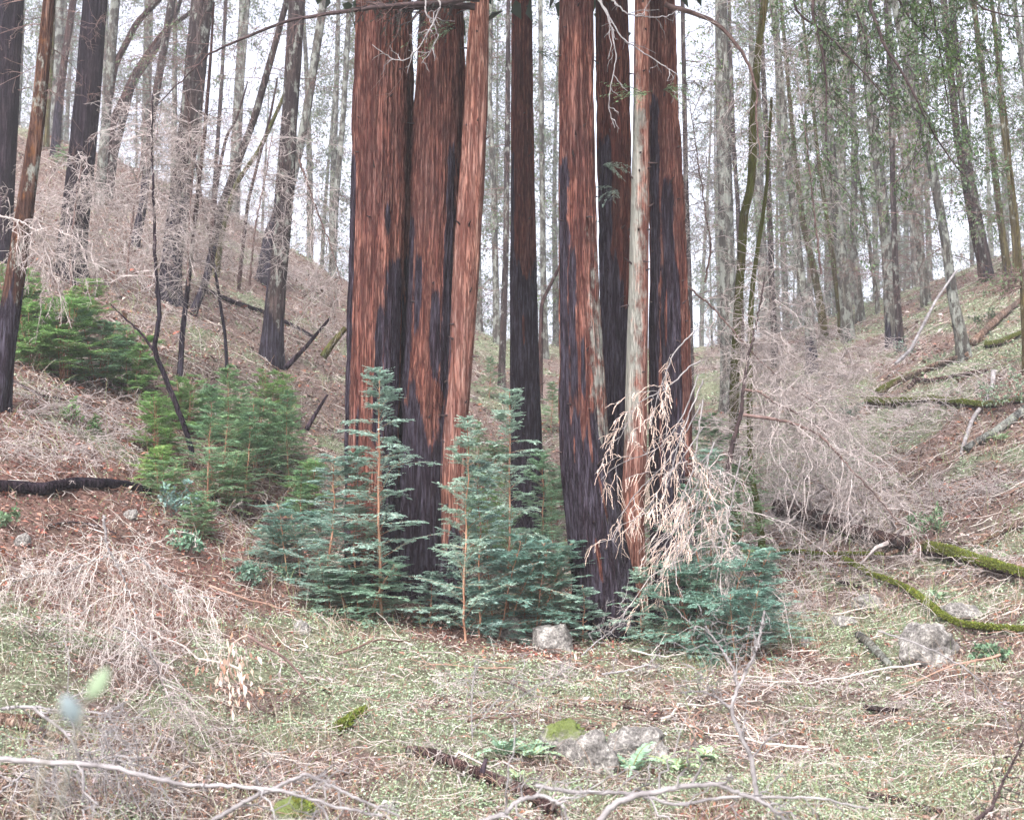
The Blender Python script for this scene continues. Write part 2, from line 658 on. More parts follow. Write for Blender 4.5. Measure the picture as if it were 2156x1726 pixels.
def rusty(X, Y):
    n_ = fbm(X * .8 + 9, Y * .8, seed=91, o=4)
    Yc = np.maximum(Y, .5)
    left_ = np.clip((-X / Yc) * 4 + .1, 0, 1) * np.clip((Y - 8) / 4, 0, 1) * np.clip((21 - Y) / 6, .15, 1)
    foot = np.exp(-(((X + .2) / 2.6) ** 2 + ((Y - 12.6) / 1.3) ** 2))
    return np.maximum(left_, foot) * .7 + np.clip((n_ - .48) * 4, 0, .45) * np.clip(1.2 - np.abs(X / Yc - .22) * 3, .3, 1)


def build_ground():
    ys = np.concatenate([np.arange(-14, 3, .4), np.arange(3, 22, .07), np.arange(22, 46, .2), np.arange(46, 122, 1.0)])
    base = np.linspace(-1, 1, 560)
    ux = np.sign(base) * (np.abs(base) * .55 + np.abs(base) ** 5 * 2.2)
    X = ux[None, :] * np.maximum(ys, 9)[:, None] * 1.15
    Yg = np.repeat(ys[:, None], len(ux), 1)
    Z = HT(X, Yg)
    fine = (fbm(X * 9, Yg * 9, seed=21, o=3) - .5) * .05
    Z = Z + fine * np.clip(1 - Yg / 60, 0, 1)
    Z[Yg > 100] = Z[Yg > 100] - (Yg[Yg > 100] - 100) * .02
    n, mm = X.shape
    idx = np.arange(n * mm).reshape(n, mm)
    F = np.stack([idx[:-1, :-1], idx[:-1, 1:], idx[1:, 1:], idx[1:, :-1]], -1).reshape(-1, 4)
    mb = MB()
    mb.add(np.stack([X, Yg, Z], -1), F, green=np.clip((greenness(X, Yg) - .47) * 9, 0, .8).ravel(), rust=np.clip(rusty(X, Yg), 0, 1).ravel())
    o = mb.build('ground', M_ground)
    o['kind'] = 'structure'


build_ground()


# ------------------------------------------------------------------ trunks
def profile(spec, Y, ztop, sink=.35, step=.1):
    """spec rows (px, py, width px) from top to base -> centre line and radii bottom to top"""
    sp_ = sorted(spec, key=lambda r: -r[1])
    pts, rad = [], []
    for px, py, wd in sp_:
        pts.append(at(px, py, Y))
        rad.append(wd * .5 * Y / FPX)
    pts, rad = np.array(pts), np.array(rad)
    g = float(HT(pts[0, 0], Y))
    zb = min(g, pts[0, 2]) - sink
    d = pts[1] - pts[0]
    low = pts[0] + d / abs(d[2] + 1e-9) * (zb - pts[0, 2]) * .4
    low[2] = zb
    low[0] = pts[0, 0] + (low[0] - pts[0, 0])
    d = pts[-1] - pts[-2]
    sl_ = np.clip(d[0] / (d[2] + 1e-6), -.4, .4)
    top = pts[-1].copy()
    dz = max(ztop - top[2], 1)
    top[2] += dz
    top[0] += sl_ * dz * .7
    P = np.vstack([[low], pts, [top]])
    r0 = rad[-1]
    R = np.concatenate([[rad[0] * 1.15], rad, [max(r0 * .45, .02)]])
    n = max(8, int((P[-1, 2] - P[0, 2]) / step))
    zs = np.linspace(P[0, 2], P[-1, 2], n)
    X = np.interp(zs, P[:, 2], P[:, 0])
    Rr = np.interp(zs, P[:, 2], R)
    k = max(3, int(.35 / step) | 1)
    ker = np.ones(k) / k
    Xs = np.convolve(np.pad(X, k // 2, mode='edge'), ker, 'valid')
    Rs = np.convolve(np.pad(Rr, k // 2, mode='edge'), ker, 'valid')
    return np.stack([Xs, np.full(n, Y), zs], 1), Rs, g


def trunk_mesh(C, R, nth, amp, seed, charf=None, mossf=None, lichf=None, flute=0., ffreq=9., flare=0.35, g=0.):
    """a furrowed trunk: rows along C, radii R; attribute functions take (s, z) with s -1..1 across the front"""
    n = len(C)
    th = np.arange(nth) / nth * 2 * math.pi
    TH, Z = np.meshgrid(th, C[:, 2])
    Rr = R[:, None]
    cx, cy = np.cos(TH), np.sin(TH)
    fz = Z * 1.0
    wob = (fbm(cx * 1.3 + 7, cy * 1.3, fz * .35, 3, seed) - .5)
    ang = TH + wob * .5
    q = np.cos(ang), np.sin(ang)
    fr = ffreq * Rr.mean() / .25
    k1 = vnoise(q[0] * fr, q[1] * fr, fz * .55, seed + 1)
    k2 = vnoise(q[0] * fr * 2.1, q[1] * fr * 2.1, fz * 1.3, seed + 2)
    k3 = vnoise(q[0] * fr * 4.3, q[1] * fr * 4.3, fz * 3.1, seed + 3)
    ridge = 1 - np.abs(2 * k1 - 1) * 1.0
    ridge2 = 1 - np.abs(2 * k2 - 1)
    ridge3 = 1 - np.abs(2 * k3 - 1)
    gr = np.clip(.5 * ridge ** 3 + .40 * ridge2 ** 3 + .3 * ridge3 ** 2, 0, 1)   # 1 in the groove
    big = (fbm(cx * 1.1 + 3, cy * 1.1, fz * .12, 3, seed + 5) - .5) * 2
    fl = flute * np.clip(1 - (Z - g) / 2.2, 0, 1) ** 1.5
    butt = flare * np.clip(1 - (Z - g) / .8, 0, 1) ** 2
    rr = Rr * (1 + .10 * big + fl * (np.cos(TH * 5 + seed + wob * 5) * .5) + butt * (.5 + .5 * np.cos(TH * 4 + seed * 1.7))) - amp * gr + amp * .3
    V = np.stack([C[:, 0][:, None] + rr * cx, C[:, 1][:, None] + rr * cy, Z], -1)
    idx = np.arange(n * nth).reshape(n, nth)
    a = idx[:-1]
    b = np.roll(a, -1, 1)
    c = idx[1:]
    d = np.roll(c, -1, 1)
    F = np.stack([a, b, d, c], -1).reshape(-1, 4)
    s = cx
    front = np.clip(-cy * 3 + .6, 0, 1)
    nz = fbm(cx * 2 + 11, cy * 2, fz * .8, 4, seed + 8)
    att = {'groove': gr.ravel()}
    for nm, fn in (('char', charf), ('moss', mossf), ('lichen', lichf)):
        if fn is not None:
            att[nm] = np.clip(fn(s, Z, nz, front), 0, 1).ravel()
    mb = MB()
    mb.add(V.reshape(-1, 3), F, **att)
    top = C[-1] + np.array([0, 0, R[-1] * .6])
    return mb


def charfn(blobs, Y, zlow=None, soft=.5, base=0.0, back=.45):
    """blobs: (s, half width, py top, py bottom, strength); zlow: py below which all is charred"""
    B = [(s, hw, zrow(p0, Y), zrow(p1, Y), st) for s, hw, p0, p1, st in blobs]
    zl = None if zlow is None else zrow(zlow, Y)

    def f(s, Z, nz, front):
        v = np.full_like(s, base)
        for sc, hw, za, zb, st in B:
            e = np.clip((za - Z) / .5, 0, 1) * np.clip((Z - zb) / .5, 0, 1)
            wv = np.clip(1.4 - np.abs(s + (nz - .5) * .35 - sc) / hw, 0, 1)
            if st < 0:
                v = v * (1 - np.clip(-st * 1.3 * wv * e * front, 0, 1))
            else:
                v = np.maximum(v, st * wv * e * front)
        if zl is not None:
            add = np.clip((zl - Z + (nz - .5) * 1.6) / soft, 0, 1)
            vv = np.maximum(v, add)
            for sc, hw, za, zb, st in B:
                if st < 0:
                    e = np.clip((za - Z) / .4, 0, 1) * np.clip((Z - zb) / .4, 0, 1)
                    wv = np.clip(1.4 - np.abs(s + (nz - .5) * .35 - sc) / hw, 0, 1)
                    vv = vv * (1 - np.clip(-st * 1.3 * wv * e * front, 0, 1))
            v = vv
        bk = (1 - front) * np.clip((nz - .42) * 4, 0, 1) * back * np.clip((8 - Z) / 5, 0, 1)
        return np.maximum(v, bk)
    return f


def const(v, lo=-99, hi=99):
    return lambda s, Z, nz, front: np.full_like(s, v) * ((Z > lo) & (Z < hi))


def px_line(pts, Y, N=24, jig=0.0, rg=None):
    P = np.array([at(p[0], p[1], p[2] if len(p) > 2 else Y) for p in pts])
    d = np.concatenate([[0], np.cumsum(np.linalg.norm(np.diff(P, axis=0), axis=1))])
    t = np.linspace(0, d[-1], N)
    C = np.stack([np.interp(t, d, P[:, i]) for i in range(3)], 1)
    for _ in range(2):
        C[1:-1] = .25 * C[:-2] + .5 * C[1:-1] + .25 * C[2:]
    if jig:
        C[1:-1] += (rg or rng).normal(0, jig, (N - 2, 3))
    return C


# ---- the redwoods of the two clusters
RED = []


def knots(mb, C, R, n, rg, r0=.012, L=.09):
    """small dead stubs on the bark"""
    i = rg.integers(int(len(C) * .08), int(len(C) * .75), n)
    th = rg.uniform(math.pi * 1.05, math.pi * 1.95, n)
    d = np.stack([np.cos(th), np.sin(th), rg.uniform(-.3, .6, n)], 1)
    p = C[i] + d * (R[i] * .9)[:, None]
    l = rg.uniform(.3, 1.4, n) * L
    P = np.stack([p, p + d * (l * .5)[:, None], p + d * l[:, None] + rg.normal(0, .01, (n, 3))], 1)
    for j in range(n):
        m1 = MB()
        tubes(m1, P[j:j + 1], np.array([[r0, r0 * .8, r0 * .3]]), 5)
        m1.build('branch_stub', M_twigdark, mb)


def redwood(label, spec, Y, mat, charf, seed, nth=200, amp=.05, lichf=None, mossf=None, ztop=15, nkn=26, group='redwood trunks of the two burnt clusters', flute=.12):
    C, R, g = profile(spec, Y, ztop, step=.035)
    root = thing('redwood_tree', label, 'tree', (C[0, 0], Y, g), group)
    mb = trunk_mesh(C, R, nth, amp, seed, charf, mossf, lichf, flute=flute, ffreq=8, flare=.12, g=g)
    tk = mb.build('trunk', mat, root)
    rg = np.random.default_rng(seed)
    knots(tk, C, R, nkn, rg)
    cb = MB()
    nn = 1500
    zt_ = rg.uniform(8.6 if Y < 16 else 11, ztop + .5, nn)
    az_ = rg.uniform(0, 6.28, nn)
    rd_ = rg.uniform(.2, 2.4, nn) * np.clip((ztop + 1.5 - zt_) / 4, .3, 1)
    cx_ = np.interp(zt_, C[:, 2], C[:, 0])
    ps_ = np.stack([cx_ + np.cos(az_) * rd_, Y + np.sin(az_) * rd_, zt_ - rd_ * .12], 1)
    leaves(cb, ps_, .34, .16, (.04, .07, .045), .3, .5, rg, np.stack([np.cos(az_), np.sin(az_), -.3 + 0 * az_], 1))
    lb = MB()
    q_ = rg.integers(0, nn, 60)
    st_ = np.stack([cx_[q_], np.full(60, Y), zt_[q_] - .1], 1)
    en_ = ps_[q_]
    tubes(lb, st_[:, None] + (en_ - st_)[:, None] * np.linspace(0, 1.1, 5)[None, :, None], np.tile(np.linspace(.03, .006, 5), (60, 1)), 4)
    lb.build('limbs', M_twigdark, root)
    cb.build('crown', M_fol, root)
    RED.append((root, C, R))
    return root, C, R


A_ = redwood('widest redwood of the left cluster, black streak down its left edge',
             [(808, 0, 112), (800, 245, 116), (795, 430, 114), (790, 600, 112), (785, 760, 112), (782, 900, 112), (782, 1100, 118), (790, 1290, 130)], 13.8, M_red,
             charfn([(-.98, .2, 280, 1300, 1), (.85, .5, 500, 1300, 1), (.35, .16, 600, 1000, .95), (.5, .1, 380, 560, .9), (-.45, .12, 800, 1100, .8), (.2, .08, 480, 560, .7)], 13.8, 930, soft=2.0), 11)
A2 = redwood('narrow red stem wedged between two thicker redwoods of the left cluster',
             [(850, 0, 34), (850, 130, 38), (853, 260, 42), (850, 430, 46), (848, 600, 50), (850, 900, 60), (855, 1280, 70)], 14.25, M_red,
             charfn([(-.7, .35, 300, 900, .9), (.5, .3, 480, 800, .8)], 14.25, 640), 12, nth=100, nkn=8)
B_ = redwood('middle redwood of the left cluster with orange patches and burnt scar',
             [(924, 0, 84), (922, 130, 92), (918, 260, 100), (914, 430, 104), (908, 600, 104), (904, 760, 108), (902, 800, 110), (901, 828, 126), (900, 865, 108), (898, 1000, 118), (900, 1290, 150)], 13.95, M_red,
             charfn([(.75, .26, 270, 900, 1), (-.45, .26, 490, 760, 1), (.3, .26, 560, 860, 1), (-.9, .2, 400, 900, .9), (.1, .08, 330, 400, .8), (-.1, .1, 700, 800, .9), (-.05, .12, 520, 690, -.8)], 13.95, 770, soft=.8), 13)
B2 = redwood('dark slender stem showing behind the middle redwood of the left cluster',
             [(962, 0, 26), (962, 120, 34), (965, 245, 46), (960, 430, 50), (952, 600, 52), (945, 900, 60), (945, 1290, 70)], 14.3, M_reddark,
             charfn([(0, .8, 300, 1300, .8)], 14.3, 520), 14, nth=100, nkn=5)
C_ = redwood('clean orange redwood stem curving at its foot, right end of the left cluster',
             [(1010, 0, 42), (1005, 120, 50), (1001, 245, 54), (992, 400, 58), (981, 560, 60), (973, 700, 56), (967, 800, 52), (958, 910, 54), (954, 1015, 58), (957, 1085, 54), (955, 1180, 60), (952, 1290, 80)], 13.55, M_redpale,
             charfn([(-.95, .14, 500, 1100, .6)], 13.55, 1095), 15, nth=130, amp=.014)
D_ = redwood('lone dark redwood trunk standing behind, between the two clusters',
             [(1098, 0, 45), (1099, 245, 50), (1101, 430, 54), (1102, 600, 58), (1105, 770, 62), (1110, 945, 68), (1114, 1060, 76)], 19.0, M_reddark,
             charfn([(-.85, .2, 280, 700, .8), (.05, .12, 500, 600, -1), (0, .1, 640, 760, -.6)], 19.0, 470, soft=1.2), 16, nth=120, amp=.026, group=None)
E_ = redwood('front redwood of the right cluster, pale peeling right side and leaning charred base',
             [(1214, 0, 76), (1215, 245, 78), (1217, 430, 80), (1219, 600, 86), (1225, 770, 96), (1228, 875, 104), (1234, 980, 108), (1250, 1085, 118), (1262, 1163, 124), (1272, 1226, 130), (1280, 1310, 146)], 13.5, M_red,
             charfn([(-.85, .34, 290, 1300, 1), (-.35, .2, 480, 900, 1), (.05, .14, 660, 900, .9), (.2, .07, 850, 1000, -1), (.35, .06, 960, 1120, -1), (-.1, .06, 1100, 1250, -.9), (-.45, .05, 900, 1000, -.9), (.62, .06, 890, 960, -.8)], 13.5, 850), 17, nth=170,
             lichf=lambda s, Z, nz, f: np.clip((s - .1) * 1.0, 0, .36) * np.clip((zrow(330, 13.5) - Z) / 2.0, 0, 1) * f)
F_ = redwood('dark red redwood behind the front one of the right cluster, black lower trunk',
             [(1288, 0, 72), (1292, 245, 74), (1294, 430, 72), (1294, 600, 66), (1294, 770, 60), (1296, 1000, 66), (1298, 1260, 80)], 14.5, M_reddark,
             charfn([(-.6, .5, 250, 900, 1), (.75, .2, 560, 680, -1)], 14.5, 540), 18, nth=120)
G_ = redwood('slim pale lichen coated trunk in front of the right cluster, dotted with knots',
             [(1352, 0, 34), (1350, 245, 36), (1347, 430, 40), (1344, 600, 42), (1340, 770, 46), (1337, 945, 48), (1331, 1085, 48), (1335, 1240, 54)], 13.65, M_redpale,
             charfn([(-.9, .15, 0, 400, .6)], 13.65, None), 19, nth=90, amp=.007, nkn=30,
             lichf=lambda s, Z, nz, f: np.clip(.36 - s * .22, 0, .55) * np.clip((zrow(60, 13.65) - Z) / 1.0, .2, 1) * np.clip((Z - zrow(1050, 13.65)) / 1.0, .2, 1), flute=.05)
H_ = redwood('rightmost redwood of the right cluster, black central streaks and orange right edge',
             [(1395, 0, 54), (1398, 245, 62), (1404, 430, 76), (1407, 560, 80), (1408, 760, 86), (1410, 900, 90), (1414, 1100, 94), (1416, 1260, 104)], 14.3, M_red,
             charfn([(-.8, .34, 150, 1300, 1), (-.1, .42, 340, 1300, 1), (.35, .2, 500, 1300, .9), (-.2, .06, 600, 760, -.7), (.85, .14, 500, 1000, -1)], 14.3, 1020), 20, nth=140)

print('redwoods ok')


# ------------------------------------------------------------------ other trees
def bare_branches(mb, C, R, z0, z1, n, L, rg, droop=.25, ang=1.25, kid=5, sub=True, r0=.011, k=3, thick=1.0):
    """dead laterals along a trunk between heights; returns the branch lines"""
    sel = (C[:, 2] > z0) & (C[:, 2] < z1)
    ii = np.where(sel)[0]
    if len(ii) < 2 or n < 1:
        return np.zeros((0, 6, 3))
    i = rg.choice(ii, n)
    th = rg.uniform(0, 2 * math.pi, n)
    up = rg.uniform(-.25, .45, n)
    d = np.stack([np.cos(th), np.sin(th), up], 1)
    l = L * rg.uniform(.4, 1.2, n)
    s = np.linspace(0, 1, 7)[None, :, None]
    p = C[i]
    P = p[:, None, :] + d[:, None, :] * l[:, None, None] * s - np.array([0, 0, 1.])[None, None, :] * (droop * l * rg.uniform(.3, 1.6, n))[:, None, None] * s ** 2
    P[:, 1:] += np.cumsum(rg.normal(0, .025, (n, 6, 3)) * l[:, None, None], axis=1)
    RR = r0 * thick * np.linspace(1, .3, 7)[None, :] * rg.uniform(.7, 1.3, n)[:, None]
    tubes(mb, P, RR, k)
    if sub:
        K = kids(P, kid, .15, .98, L * .42, .9, N=4, droop=.15, curl=.18, rg=rg)
        tubes(mb, K, np.tile(np.linspace(.55, .25, 4) * r0 * thick, (len(K), 1)), 3)
        K2 = kids(K, 3, .2, .98, L * .16, .8, N=3, droop=.1, curl=.2, rg=rg)
        tubes(mb, K2, np.tile(np.linspace(.34, .2, 3) * r0 * thick, (len(K2), 1)), 3)
        return K
    return P


def crown_leaves(mb, K, n, L, Wd, col, rg, spread=.06, hang=.5):
    """leaf sprigs hanging along twigs K"""
    if len(K) == 0:
        return
    t = rg.uniform(.1, 1, (len(K), n))
    pos, tg = sample(K, t)
    pos = pos.reshape(-1, 3) + rg.normal(0, spread, (len(K) * n, 3))
    tg = tg.reshape(-1, 3)
    dirs = tg * .7 + rg.normal(0, .5, tg.shape) + np.array([0, 0, -hang])
    leaves(mb, pos, L, Wd, col, .35, .5, rg, dirs)


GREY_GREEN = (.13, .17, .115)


def tree(name, label, spec, mat, seed, Y=None, h=None, cat='tree', group=None, nb=30, L=1.4, z0=None, leaf=0, leafcol=(.11, .175, .075), lz0=None, charpy=None, moss=0, mosslo=None, twig=None,
         nth=24, amp=.012, kid=4, lsz=.07, twr=.012, blobs=()):
    base = max(spec, key=lambda r: r[1])
    if Y is None:
        Y = float(hit(base[0], base[1])[1])
    zt = zrow(0, Y) + (h if h is not None else 5)
    C, R, g = profile(spec, Y, zt, step=.12)
    rg = np.random.default_rng(seed)
    # a little depth lean so that trunks do not all stand in planes
    C[:, 1] += (C[:, 2] - g) * rg.normal(0, .035)
    root = thing(name, label, cat, (C[0, 0], C[0, 1], g), group)
    cf = charfn(list(blobs), Y, charpy, soft=.7) if (charpy or blobs) else None
    mf = None
    if moss:
        lo = -99 if mosslo is None else zrow(mosslo, Y)
        mf = lambda s, Z, nz, f: moss * (Z > lo) * (.6 + .8 * (nz - .3))
    trunk_mesh(C, R, nth, amp, seed, cf, mf, None, flare=.25, ffreq=5, g=g).build('trunk', mat, root)
    zz0 = g + 1.5 if z0 is None else zrow(z0, Y)
    if nb:
        mb = MB()
        K = bare_branches(mb, C, R, zz0, zt, int(nb * 1.5), L, rg, kid=kid + 1, r0=twr * (.85 if Y > 20 else .7))
        if mb.n:
            mb.build('branches', twig or M_twigbrown, root)
        if leaf:
            lo = zz0 if lz0 is None else zrow(lz0, Y)
            fb = MB()
            Kk = K[(K[:, 0, 2] > lo)] if len(K) else K
            if len(Kk):
                crown_leaves(fb, Kk, int(leaf * 1.3), lsz * 1.2, lsz * .6, leafcol, rg, spread=.035)
                fb.build('foliage', M_fol, root)
    return root, C, R, Y


# left hillside ------------------------------------------------------
tree('fir_tree', 'huge dark trunk cut by the left edge, blackened bark with red streaks', [(24, 0, 58), (14, 245, 52), (4, 440, 48)], M_black, 31, nb=14, L=1.2, nth=48, amp=.03, blobs=[(.7, .2, 200, 330, -1)], Y=22)
T_L2 = tree('fir_tree', 'leaning trunk with orange moss halfway up and black foot near left edge', [(93, 0, 27), (72, 245, 31), (48, 434, 36), (26, 603, 42), (5, 750, 46), (-8, 868, 50)], M_orange, 32, Y=14.5, nb=10, L=.9, nth=64, amp=.012,
            charpy=570, moss=.36, mosslo=620)
tree('fir_tree', 'straight black furrowed trunk on the left slope, third big one from the left edge', [(197, 0, 52), (182, 200, 56), (168, 350, 58), (152, 505, 62)], M_black, 33, Y=23, nb=20, L=1.4, nth=72, amp=.035, z0=420)
tree('fir_tree', 'thin grey green trunk just right of the straight black trunk', [(243, 0, 20), (224, 245, 20), (208, 430, 22)], M_firgrey, 34, nb=22, L=1.5, leaf=4, lz0=200)
tree('fir_tree', 'small dark trunk on the left ridge behind, green shrub at its foot', [(160, 0, 15), (140, 120, 15), (122, 250, 18)], M_brown, 35, Y=36, nb=18, L=1.6, charpy=200)
tree('oak_tree', 'thin mossy trunk on the ridge at far left', [(118, 0, 9), (112, 120, 10), (101, 245, 11)], M_moss, 36, Y=37, nb=18, L=1.6, moss=.5)
tree('fir_tree', 'big brown trunk veiled by dead twigs, blackened below, left of centre slope', [(420, 0, 47), (398, 245, 46), (375, 430, 46), (360, 560, 44), (355, 605, 50)], M_fir, 37, Y=25, nb=46, L=1.5, nth=64, amp=.025, charpy=400, z0=560)
tree('fir_tree', 'slender scorched trunk left of the big brown trunk', [(353, 0, 17), (316, 245, 17), (300, 430, 18), (283, 520, 22)], M_fir, 38, nb=34, L=1.5, charpy=330, leaf=3, lz0=150)
tree('fir_tree', 'inclined scorched trunk leaning right up from the left slope', [(605, 0, 14), (537, 245, 16), (468, 430, 18), (433, 595, 17), (405, 662, 18)], M_fir, 39, nb=34, L=1.4, charpy=470, z0=600)
tree('fir_tree', 'straight grey brown trunk with reddish burnt foot, left of the left cluster', [(632, 0, 35), (614, 245, 34), (600, 430, 40), (584, 603, 40), (574, 705, 46)], M_fir, 40, Y=24.5, nb=26, L=1.3, nth=64, amp=.022, charpy=640, z0=500, blobs=[(-.9, .3, 380, 720, .9)])
tree('fir_tree', 'grey trunk leaning behind the straight one, flared black foot', [(688, 0, 19), (648, 245, 19), (612, 400, 22), (578, 492, 44)], M_firgrey, 41, Y=32, nb=20, L=1.3, charpy=400)
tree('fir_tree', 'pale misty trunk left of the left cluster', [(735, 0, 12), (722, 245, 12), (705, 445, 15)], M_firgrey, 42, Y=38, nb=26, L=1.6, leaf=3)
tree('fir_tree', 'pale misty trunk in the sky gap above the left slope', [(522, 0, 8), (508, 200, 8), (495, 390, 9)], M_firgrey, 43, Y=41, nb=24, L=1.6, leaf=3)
tree('fir_tree', 'thin trunk at the top of the left slope beside the inclined one', [(470, 0, 8), (462, 200, 9), (450, 420, 10)], M_fir, 44, Y=38, nb=24, L=1.6, leaf=3)
tree('oak_tree', 'bare curving trunk sweeping right high on the left slope', [(340, 0, 16), (290, 50, 15), (243, 140, 15), (222, 260, 18)], M_brown, 45, Y=33, nb=24, L=1.8)
tree('oak_tree', 'bare forked trunk leaning steeply right over the left ridge', [(410, 25, 12), (345, 70, 14), (290, 150, 17), (240, 255, 20)], M_brown, 46, Y=35, nb=24, L=1.8, h=1)
tree('oak_tree', 'second bare trunk leaning steeply right, lower down the left ridge', [(375, 30, 10), (325, 115, 13), (280, 180, 14), (240, 330, 17)], M_fir, 47, Y=34, nb=22, L=1.6, h=1)
tree('oak_tree', 'short mossy leaning tree beside the inclined scorched trunk', [(594, 215, 9), (545, 320, 11), (503, 378, 12), (470, 470, 14)], M_moss, 48, Y=30, nb=12, L=1.0, moss=.6, h=-6)
tree('young_tree', 'thin dark pole between the big brown trunk and the inclined trunk', [(440, 120, 7), (430, 260, 9), (412, 430, 10), (395, 600, 11), (384, 697, 12)], M_brown, 49, Y=20, nb=30, L=1.0, charpy=500, h=-3, twig=M_twig)
tree('young_tree', 'very thin dark pole right of the thin dark pole on left slope', [(405, 315, 4), (425, 420, 6), (451, 560, 7), (474, 705, 8)], M_brown, 50, Y=21, nb=22, L=.9, h=-7, charpy=500, twig=M_twig)
tree('young_tree', 'reddish thin stem below the mossy leaning tree', [(570, 250, 6), (545, 340, 7), (522, 430, 8)], M_brown, 51, Y=30, nb=12, L=.9, h=-6)
tree('young_tree', 'short crooked dark stem at the top of the left slope', [(500, 255, 6), (478, 290, 8), (466, 345, 8), (455, 405, 9)], M_brown, 52, Y=31, nb=10, L=.9, h=-6)

# the forked charred sapling in the left middle distance
rt = thing('charred_sapling', 'bent black forked sapling rising out of the green bushes at left', 'sapling', hit(405, 945), None)
mb = MB()
YF = 15.2
c1 = px_line([(405, 955), (402, 938), (378, 868), (350, 798), (323, 735), (337, 665), (332, 612), (327, 560), (325, 454), (320, 315), (322, 200)], YF, 60, .004)
tubes(mb, c1[None], np.interp(np.linspace(0, 1, 60), [0, .35, .6, 1], [.034, .03, .02, .006])[None], 8)
c2 = px_line([(323, 737), (300, 705), (262, 668), (232, 640)], YF, 20, .004)
tubes(mb, c2[None], np.linspace(.02, .006, 20)[None], 6)
mb.build('trunk', M_black, rt)
mb = MB()
r_ = np.random.default_rng(3)
K = kids(c1[None], 46, .45, 1, .95, 1.2, N=7, droop=.35, curl=.25, rg=r_, taper=.3)
tubes(mb, K, np.tile(np.linspace(.006, .0025, 7), (len(K), 1)), 3)
K2 = kids(K, 9, .1, 1, .3, .8, N=4, droop=.2, curl=.25, rg=r_)
tubes(mb, K2, np.tile(np.linspace(.0028, .0018, 4), (len(K2), 1)), 3)
mb.build('branches', M_twig, rt)

